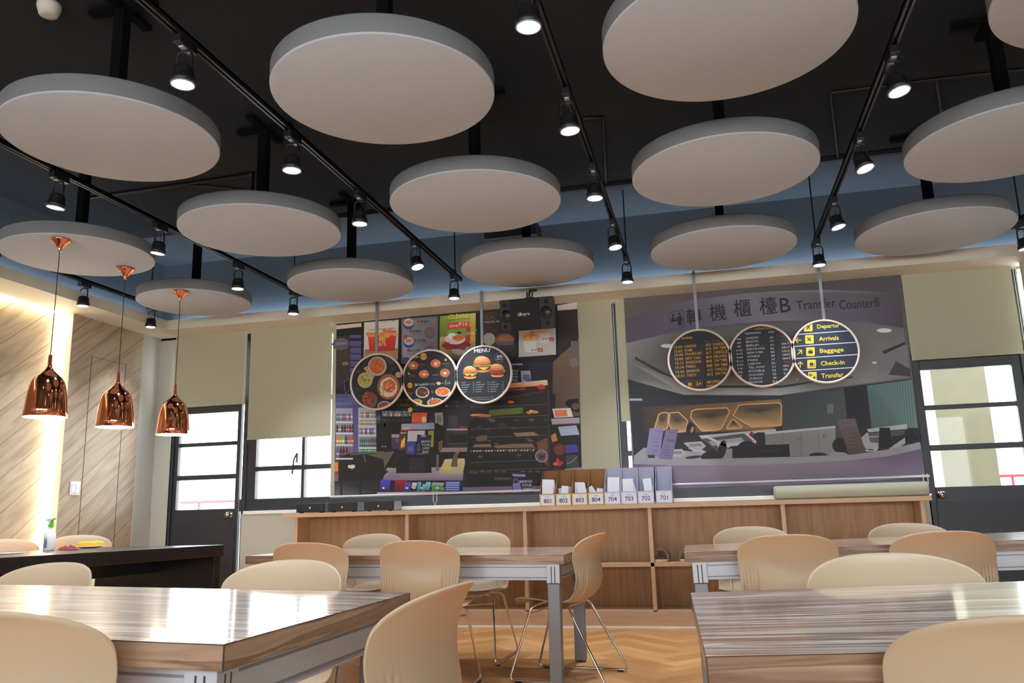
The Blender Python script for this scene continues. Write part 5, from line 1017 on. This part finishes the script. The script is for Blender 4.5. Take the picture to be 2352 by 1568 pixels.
# ================================================================ LOUDSPEAKER
p = at(1211, 721, 6.55)
root = empty('loudspeaker', (p.x, 6.55, p.z)); Rx = Matrix.Rotation(R(-14), 4, 'X'); Rz = Matrix.Rotation(R(-9), 4, 'Z')
root.rotation_euler = (R(12), R(1.5), R(-6))
b = MB(); b.prism([(-.245, .0), (.235, .0), (.20, .17), (-.20, .17)], 'z', -.135, .135, 'speaker_body'); b.build('cabinet', root, bevel=.006)
b = MB(); b.box(-.15, .11, -.012, .001, -.13, .13, 'speaker_grille'); b.build('grille', root, bevel=.008)
for (x, z, r_) in ((-.20, .085, .02), (-.20, -.095, .02), (.175, .09, .022), (.175, -.09, .022)):
    b = MB(); b.lathe([(0, .004), (r_*.8, .002), (r_, -.002), (r_*1.05, -.002)], 'speaker_grille', 20, (x, -.001, z), rot=Matrix.Rotation(R(90), 3, 'X')); b.build('port', root)
for (x, z, r_) in ((-.19, -.005, .055), (.17, 0, .055)):
    b = MB(); b.lathe([(0, .022), (r_*.45, .02), (r_*.85, .010), (r_, .001)], 'cone', 28, (x, -.001, z), rot=Matrix.Rotation(R(90), 3, 'X')); b.build('tweeter_horn', root)
pp = Print(-.0125, (0, 0, 1)); pp.P = lambda x, y: (x/1000., y/1000.)
def txt2(pp, s, x, z, h, col):
    cu = bpy.data.curves.new('t', 'FONT'); cu.body = s; cu.resolution_u = 3; to = bpy.data.objects.new('t', cu); COL.objects.link(to)
    me = bpy.data.meshes.new_from_object(to.evaluated_get(bpy.context.evaluated_depsgraph_get())); bpy.data.objects.remove(to)
    xs = [v.co.x for v in me.vertices]; ys = [v.co.y for v in me.vertices]; k = h/(max(ys)-min(ys)); o_ = len(pp.v)
    for v in me.vertices: pp.v.append((x+(v.co.x-min(xs))*k, pp.Y-.0008, z+(v.co.y-min(ys))*k))
    for p_ in me.polygons: pp.f.append(tuple(o_+q_ for q_ in p_.vertices)); pp.col.append([srgb(*col)]*len(p_.vertices))
txt2(pp, 'Inpro', -.052, -.018, .034, (225, 225, 230))
for (a0, a1, c0, c1, cc) in ((-.078, -.054, -.012, .014, (200, 200, 205)), (-.075, -.070, -.010, .010, (40, 40, 44)), (-.067, -.060, -.003, .012, (40, 40, 44)), (-.067, -.057, -.010, -.006, (40, 40, 44))):
    pp.raw([(a0, c0), (a1, c0), (a1, c1), (a0, c1)], cc, 2 if cc[0] > 100 else 3)
pp.build('brand_mark', root)
b = MB(); b.tube([(0, .09, .13), (0, .09, .17), (.0, .12, .20), (0, .3, .21)], .010, 'black_metal'); b.box(-.035, .035, .07, .11, .13, .145, 'black_metal'); b.tube([(-.02, .09, .14), (-.025, .11, .19)], .007, 'black_metal'); b.tube([(.02, .09, .14), (.03, .10, .185)], .007, 'black_metal'); b.build('bracket', root)
tag(root, 'black wall loudspeaker with three ports hung under the cream ledge', 'loudspeaker')
# ================================================================ TABLES
def table_parts(root, W, D, T=.735):
    b = MB(); e = .0012
    b.box(-W/2, W/2, -D/2, D/2, T-.0015, T, 'zebra_top'); b.build('tabletop', root)
    b = MB(); b.box(-W/2, W/2, -D/2, D/2, T-.05, T-.0015, 'table_edge'); b.build('edge_board', root)
    b = MB(); s = .0006
    for (x0, x1, y0, y1) in ((-W/2-s, W/2+s, -D/2-s, -D/2), (-W/2-s, W/2+s, D/2, D/2+s), (-W/2-s, -W/2, -D/2, D/2), (W/2, W/2+s, -D/2, D/2)): b.box(x0, x1, y0, y1, T-.003, T-.0012, 'edge_line')
    for sx in (-1, 1):
        for sy in (-1, 1): b.box(sx*W/2-.0012, sx*W/2+.0012, sy*D/2-.0012, sy*D/2+.0012, T-.05, T-.001, 'edge_line')
    b.build('edge_strip', root)
    inx = .035; lw = .075
    for sx in (-1, 1):
        for sy in (-1, 1):
            cx_, cy_ = sx*(W/2-inx-lw/2), sy*(D/2-inx-lw/2)
            b = MB(); b.box(cx_-lw/2+.003, cx_+lw/2-.003, cy_-lw/2+.003, cy_+lw/2-.003, .03, T-.16, 'leg_grey'); lg = b.build('leg', root, bevel=.004)
            b = MB(); b.box(cx_-lw/2, cx_+lw/2, cy_-lw/2, cy_+lw/2, T-.158, T-.05, 'aluminium')
            for k in (-.010, .010):
                b.box(cx_+k-.003, cx_+k+.003, cy_-lw/2-.001, cy_+lw/2+.001, T-.158, T-.066, 'slot_dark'); b.box(cx_-lw/2-.001, cx_+lw/2+.001, cy_+k-.003, cy_+k+.003, T-.158, T-.066, 'slot_dark')
            b.build('corner_joint', lg, bevel=.002)
            b = MB(); b.lathe([(0, 0), (.022, 0), (.022, .008), (.008, .012), (.008, .032)], 'black_metal', 16, (cx_, cy_, 0)); b.build('foot', lg)
    r0 = .048
    def rail(x0, x1, y0, y1):
        b = MB(); b.box(x0, x1, y0, y1, T-.135, T-.062, 'aluminium')
        if x1-x0 > y1-y0:
            for z in (T-.128, T-.072): b.box(x0, x1, y0-.002, y1+.002, z-.003, z+.003, 'leg_grey')
            b.box(x0, x1, y0-.004, y1+.004, T-.062, T-.05, 'aluminium'); b.box(x0, x1, y0-.004, y1+.004, T-.142, T-.135, 'aluminium')
        else:
            for z in (T-.128, T-.072): b.box(x0-.002, x1+.002, y0, y1, z-.003, z+.003, 'leg_grey')
            b.box(x0-.004, x1+.004, y0, y1, T-.062, T-.05, 'aluminium'); b.box(x0-.004, x1+.004, y0, y1, T-.142, T-.135, 'aluminium')
        b.build('rail', root)
    for sy in (-1, 1): rail(-W/2+inx+lw, W/2-inx-lw, sy*(D/2-r0-.012)-.012, sy*(D/2-r0-.012)+.012)
    for sx in (-1, 1): rail(sx*(W/2-r0-.012)-.012, sx*(W/2-r0-.012)+.012, -D/2+inx+lw, D/2-inx-lw)
def table(corner, side, yaw, tx, ty, dz, label, W=2.0, D=.93):
    root = empty('dining_table'); table_parts(root, W, D)
    Rm = Matrix.Rotation(R(yaw), 3, 'Z') @ Matrix.Rotation(R(tx), 3, 'X') @ Matrix.Rotation(R(ty), 3, 'Y')
    cl = Vector((side*W/2, -D/2, .735)); loc = Vector((corner[0], corner[1], .735+dz)) - Rm @ cl
    root.matrix_world = Matrix.Translation(loc) @ Rm.to_4x4()
    tag(root, label, 'table', 'wood striped tables on grey metal legs')
table((-.922, 1.452), 1, -1.45, -.05, 1.08, .007, 'near left dining table, striped wood top glaring with window light')
table((-.029, 1.417), -1, 2.95, .17, -1.44, .004, 'near right dining table with clearly striped wood top')
table((-.832, 4.633), 1, -.74, -.18, .54, -.019, 'middle dining table in front of the cabinet with chairs around')
table((-.165, 4.421), -1, 1.33, -.49, -1.23, -.004, 'far right dining table before the right door')
# black table
root = empty('black_table', (-5.0, 5.9, 0))
b = MB(); P0 = [(-4.222, 6.62), (-5.10, 6.9), (-5.45, 4.6), (-4.95, 3.4), (-3.95, 3.4)]
tag(root, 'long black laminate table under the copper pendants', 'table')
bt = []
def bz(y): return .76+(5.85-y)*.0157
def slab(name, x0, x1, y0, y1, t0, t1, mat='black_laminate', bevel=.003):
    b = MB(); vs = []
    for x in (x0, x1):
        for y in (y0, y1):
            for t in (t0, t1): vs.append((x+5.0, y-5.9, (bz(y)+t) if t > -.5 else 0))
    b.add(vs, [(0, 1, 3, 2), (4, 6, 7, 5), (0, 4, 5, 1), (2, 3, 7, 6), (0, 2, 6, 4), (1, 5, 7, 3)], mat); return b.build(name, root, bevel=bevel)
slab('tabletop', -4.86, -3.75, 3.0, 5.85, -.085, 0)
slab('end_panel', -4.84, -3.77, 5.76, 5.84, -1, -.085)
slab('end_panel', -4.84, -3.77, 3.02, 3.10, -1, -.085)
slab('modesty_panel', -4.33, -4.28, 3.1, 5.76, -.20, -.085)
def on_table(px, Y):
    p = at(px, 1250, Y); return Vector((p.x, Y, bz(Y)))
# spray bottle
p = on_table(113, 5.05); root = empty('spray_bottle', p, R(-20))
b = MB(); pr = [(0, 0), (.036, .001), (.039, .006), (.039, .10), (.036, .118), (.024, .142), (.016, .155), (.015, .17)]
b.lathe(pr, 'bottle_plastic', 24); b.build('body', root)
b = MB(); b.lathe([(.018, .163), (.0185, .185), (.015, .187), (.013, .195)], 'green_plastic', 20); b.build('collar', root)
b = MB(); b.prism([(-.05, .205), (-.048, .217), (-.03, .226), (.038, .226), (.04, .216), (.012, .208), (.008, .192), (-.012, .192), (-.02, .203)], 'y', -.011, .011, 'bottle_plastic'); b.build('spray_head', root, bevel=.003)
b = MB(); b.prism([(.012, .210), (.022, .208), (.034, .178), (.038, .162), (.032, .166), (.020, .190)], 'y', -.006, .006, 'green_plastic'); b.box(.038, .048, -.008, .008, .213, .227, 'green_plastic'); b.build('trigger', root, bevel=.001)
b = MB()
for k in range(7): b.box(.005+k*.004, .0075+k*.004, -.0395+k*.0006, -.0385+k*.0006, .02, .095-(k % 3)*.01, 'bottle_print')
b.build('print', root); tag(root, 'white spray bottle with green trigger on the black table', 'spray bottle')
# red cloth
p = on_table(160, 5.12) + Vector((0, 0, .004))
b = MB(); n = 26; vs = []; fs = []; rnd = random.Random(5)
for i in range(n+1):
    for j in range(n+1):
        u, v = i/n*2-1, j/n*2-1; r_ = math.hypot(u, v); a = math.atan2(v, u)
        hgt = max(0, (1-abs(u)**2.4)*(1-abs(v)**2.2))*(.020+.006*math.sin(7*u+3*v)+.005*math.sin(11*v+5*u)+.005*math.cos(9*u*v+6*u))*(1-.35*u)
        vs.append((u*.135*(1+.08*math.sin(4*a)), v*.06*(1+.15*math.sin(3*a+1)), max(.002, hgt)))
for i in range(n):
    for j in range(n): a = i*(n+1)+j; fs.append((a, a+n+1, a+n+2, a+1))
b.add(vs, fs, 'red_cloth', True); o = b.build('red_cloth', loc=p, fix=False); o.rotation_euler = (0, 0, R(-40)); md = o.modifiers.new('s', 'SOLIDIFY'); md.thickness = .002; tag(o, 'crumpled dark red cloth on the black table beside the spray bottle', 'cloth')
# plate and banana
p = on_table(207, 5.42)
b = MB(); b.lathe([(0, .0), (.05, 0), (.10, .012), (.105, .014), (.10, .016), (.05, .005), (0, .005)], 'plate_white', 36); p.z += .004; o = b.build('plate', loc=p); tag(o, 'small white plate on the black table under the banana', 'plate')
b = MB(); pts = []; n = 14
for k in range(n+1):
    t = k/n*2-1; pts.append((t*.095, .022*(t*t), .026))
rings = []
for k, q_ in enumerate(pts):
    t = k/n*2-1; rad = .0195*(1-abs(t)**4)**.5+.004; rings.append([(q_[0], q_[1]+rad*math.cos(2*PI*i/10), q_[2]+rad*math.sin(2*PI*i/10)) for i in range(10)])
vs = [v for g in rings for v in g]; fs = [(i*10+k, i*10+(k+1) % 10, (i+1)*10+(k+1) % 10, (i+1)*10+k) for i in range(n) for k in range(10)]
b.add(vs, fs, 'banana_skin', True); b.add(rings[0], [tuple(range(10))], 'black_plastic'); b.add(rings[-1], [tuple(range(10))], 'kraft')
o = b.build('banana', loc=p+Vector((0, 0, .002))); o.rotation_euler = (0, 0, R(35)); tag(o, 'speckled yellow banana lying on a white plate', 'banana')
p = on_table(8, 4.45)
b = MB(); b.box(-.1, .1, -.14, .14, 0, .0015, 'paper'); o = b.build('paper_sheet', loc=p+Vector((0, 0, .003))); o.rotation_euler = (-.0157, 0, R(20)); tag(o, 'white sheet of paper on the black table at the left edge', 'paper')

# ================================================================ CHAIRS
def chair_profile():
    return [(.225, .418), (.222, .430), (.205, .441), (.17, .446), (.11, .444), (.05, .438), (0, .433), (-.05, .430), (-.10, .432), (-.14, .440), (-.17, .456), (-.200, .480), (-.221, .512), (-.234, .55), (-.236, .59), (-.230, .63), (-.224, .665), (-.224, .70), (-.232, .735), (-.244, .768), (-.258, .795), (-.272, .813), (-.278, .819)]
def spline(pts, n):
    # arclength resample with Catmull-Rom
    P_ = [Vector((p[0], p[1])) for p in pts]; out = []
    for i in range(len(P_)-1):
        p0, p1, p2, p3 = P_[max(i-1, 0)], P_[i], P_[i+1], P_[min(i+2, len(P_)-1)]
        for k in range(8):
            t = k/8; out.append(.5*((2*p1)+(p2-p0)*t+(2*p0-5*p1+4*p2-p3)*t*t+(3*p1-p0-3*p2+p3)*t**3))
    out.append(P_[-1]); d = [0]
    for a, c in zip(out, out[1:]): d.append(d[-1]+(c-a).length)
    return out, d
SPL, SPD = spline(chair_profile(), 0)
def prof_at(s):
    D_ = s*SPD[-1]; lo = 0
    for i in range(len(SPD)-1):
        if SPD[i+1] >= D_: lo = i; break
    t = (D_-SPD[lo])/max(1e-9, SPD[lo+1]-SPD[lo]); p = SPL[lo].lerp(SPL[lo+1], t); tg = (SPL[lo+1]-SPL[lo]).normalized()
    return p, tg
def make_chair():
    root = empty('dining_chair')
    NS, NU = 72, 120
    me_v, me_f = [], []
    def hw(s):
        pts = [(0, .195), (.08, .216), (.2, .226), (.35, .226), (.47, .222), (.56, .222), (.68, .228), (.85, .236), (1, .238)]
        for (a, wa), (c, wc) in zip(pts, pts[1:]):
            if a <= s <= c: t = (s-a)/(c-a); t = t*t*(3-2*t); return wa+(wc-wa)*t
        return pts[-1][1]
    for i in range(NS+1):
        s0 = i/NS
        for j in range(NU+1):
            u = -1+2*j/NU; u = math.sin(u*PI/2)*.5+u*.5
            au = abs(u)
            drop = 1-(1-min(au, .9995)**2.8)**(1/2.8)
            lo = .07*(1-(1-min(au, .9995)**3)**(1/3)); hi = 1-.105*drop-.030*au*au
            s = lo+(hi-lo)*s0
            p, tg = prof_at(s)
            nrm = Vector((-tg.y, tg.x))      # to the sitter's side
            if nrm.x*1 < 0 and s > .5: pass
            # profile runs front -> back -> up; the sitter side normal
            nrm = Vector((tg.y, -tg.x))
            bk = max(0, min(1, (s-.42)/.2)); bk = bk*bk*(3-2*bk)
            wrap = .064*bk*(au**2.2) + .020*(1-bk)*(au**2.5)
            x = u*hw(s)
            # ribs on the flanks round the waist
            rib = 0
            ph = (au-.62)/.075
            if 0 < ph < 4.4:
                k_ = int(ph); top_ = .80-.012*abs(k_-1.5); bot_ = .40+.02*k_
                e1 = max(0, min(1, (top_-s)/.10)); e2 = max(0, min(1, (s-bot_)/.05))
                rib = .009*math.sqrt(e1)*e2*max(0, math.sin(PI*((ph-k_)*1.0)))**.8
            up_ = wrap+rib
            y = p.x - nrm.x*0; z = p.y
            # sitter-side direction: for the seat it is +z, for the back it is +y
            sd = Vector((tg.y, -tg.x)); 
            if sd.y < 0 and s < .45: sd = -sd
            if s >= .45 and sd.x < 0: sd = -sd
            if s > .55:
                tt = min(1, (s-.55)/.1); sd = Vector((sd.x*(1-tt)+tt, sd.y*(1-tt)))
            me_v.append((x, y+sd.x*up_, z+sd.y*up_))
    for i in range(NS):
        for j in range(NU):
            a = i*(NU+1)+j; me_f.append((a, a+1, a+NU+2, a+NU+1))
    me = bpy.data.meshes.new('seat_shell'); me.from_pydata(me_v, [], me_f); me.materials.append(MATS['chair_plastic'])
    me.polygons.foreach_set('use_smooth', [True]*len(me.polygons)); me.update()
    o = bpy.data.objects.new('seat_shell', me); COL.objects.link(o); o.parent = root
    md = o.modifiers.new('s', 'SOLIDIFY'); md.thickness = .0065; md.offset = 0
    # thick rounded rim
    # sled frame: a chrome loop on each side plus cross bars
    def arc(pts, r=.03, n=4):
        P_ = [Vector(p) for p in pts]; out = [P_[0]]
        for i in range(1, len(P_)-1):
            a, c, e2 = P_[i-1], P_[i], P_[i+1]; d1 = (a-c).normalized(); d2 = (e2-c).normalized(); rr_ = min(r, (a-c).length/2, (e2-c).length/2)
            for k in range(n+1):
                t = k/n; q1 = c+d1*rr_; q2 = c+d2*rr_; out.append(q1.lerp(c, t).lerp(c.lerp(q2, t), t))
        out.append(P_[-1]); return out
    for sx in (-1, 1):
        b = MB()
        pts = [(sx*.16, .10, .424), (sx*.185, .125, .408), (sx*.225, .255, .012), (sx*.235, -.325, .012), (sx*.19, -.115, .400), (sx*.16, -.10, .418)]
        b.tube(arc(pts), .0075, 'chrome', 10); lg = b.build('sled_leg', root)
        b = MB()
        for y in (.20, -.27): b.box(sx*.229-.009, sx*.229+.009, y-.018, y+.018, 0, .009, 'black_plastic')
        b.build('glide', lg)
    for y, z in ((.10, .424), (-.10, .418), (.145, .375)):
        b = MB(); b.tube([(-.19 if z < .4 else -.16, y, z), (0, y+(.02 if z < .4 else 0), z-(.012 if z < .4 else 0)), (.19 if z < .4 else .16, y, z)], .0055, 'chrome', 8); b.build('cross_bar', root)
    return root
ch0 = make_chair()
xl = at(250, 1450, 1.37).x - .245; xr = at(2026, 1500, 1.37).x + .245; xl1 = at(207, 1325, 2.76).x-.155
rot0 = 0; BK = .262
# (x, y of chair centre, heading of the sitter in degrees from +y, label)
chairs = [
 (-2.285, 4.35+BK, 0, 'back to us, left of two before the middle table'),
 (-1.62, 4.35+BK, 0, 'back to us, right of two before the middle table'),
 (-2.44, 5.80-BK, 180, 'facing us, left of two behind the middle table'),
 (-1.63, 5.76-BK, 180, 'facing us, right of two behind the middle table'),
 (-.92, 5.0, 80, 'turned sideways at the right end of the middle table'),
 (.335, 4.20+BK, 0, 'back to us, left of two before the far right table'),
 (1.03, 4.26+BK, 4, 'back to us, right of two before the far right table'),
 (.22, 5.62-BK, 180, 'facing us, left of two behind the far right table'),
 (1.15, 5.62-BK, 180, 'facing us, right of two behind the far right table'),
 (xl1, 2.76-BK, 176, 'facing us behind the near left table, at the left edge'),
 (-1.475, 2.72-BK, 176, 'facing us behind the right half of the near left table'),
 (xl, 1.31+BK, 0, 'back to us, very near, in the lower left corner'),
 (-.828, 1.81, 86, 'turned sideways at the right end of the near left table'),
 (.485, 2.64-BK, 182, 'facing us behind the near right table'),
 (xr, 1.29+BK, -2, 'back to us, very near, in the lower right corner'),
]
for i, (x, y, a, l) in enumerate(chairs):
    o = ch0 if i == 0 else copy_tree(ch0)
    o.location = (x, y, 0); o.rotation_euler = (0, 0, R(a))
    tag(o, 'cream plastic chair, ' + l, 'chair', 'cream plastic chairs at the tables')
for (x_, y_, l) in ((-5.10, 5.16, 'left one behind the black table'), (-5.12, 5.98, 'behind the black table beside the red cloth')):
    o = copy_tree(ch0); o.location = (x_, y_, 0); o.rotation_euler = (0, 0, R(236)); o.scale = (1.04, 1.04, 1.04)
    tag(o, 'white plastic chair, ' + l, 'chair', 'white chairs behind the black table')
# ================================================================ EXTERIOR
b = MB(); b.box(-14, 14, 7.6, 9.6, -.25, -.05, 'outside_floor'); tag(b.build('walkway'), 'pale walkway outside the windows', 'walkway', kind='structure')
p0 = at(2149, 950, 8.9); p1 = at(2276, 950, 8.9)
b = MB(); b.box(0, p1.x-p0.x, 0, .6, 0, 3.6, 'concrete'); o = b.build('pillar', loc=(p0.x, 8.9, -.05)); tag(o, 'pale concrete pillar outside behind the right door panes', 'pillar', kind='structure')
def railing(x0, x1, label):
    root = empty('railing', ((x0+x1)/2, 9.5, -.05)); h = (x1-x0)/2
    b = MB(); b.box(-h, h, -.02, .02, 1.20, 1.23, 'red_rail'); b.build('handrail', root)
    n = int((x1-x0)/.55)
    for k in range(n+1):
        b = MB(); x = -h+k*(2*h)/n; b.box(x-.012, x+.012, -.012, .012, 0, 1.20, 'red_rail'); b.build('post', root)
    tag(root, label, 'railing')
railing(-9, -5.85, 'red metal railing outside the left door'); railing(p1.x-.3, 6, 'red metal railing outside the right door')
root = empty('far_building', (-14, 24, 0)); b = MB(); b.box(-14, 12, 0, 4, -2, 2.55, 'far_building'); b.build('wall', root)
for k in range(9):
    for z in (-.05, ):
        b = MB(); x = -13+k*2.7; b.box(x, x+1.7, -.05, 0, z+.4, z+2.2, 'far_glass'); b.box(x+.82, x+.88, -.07, -.05, z+.4, z+2.2, 'far_building'); b.build('window', root)
tag(root, 'white building with window rows across the yard', 'building')
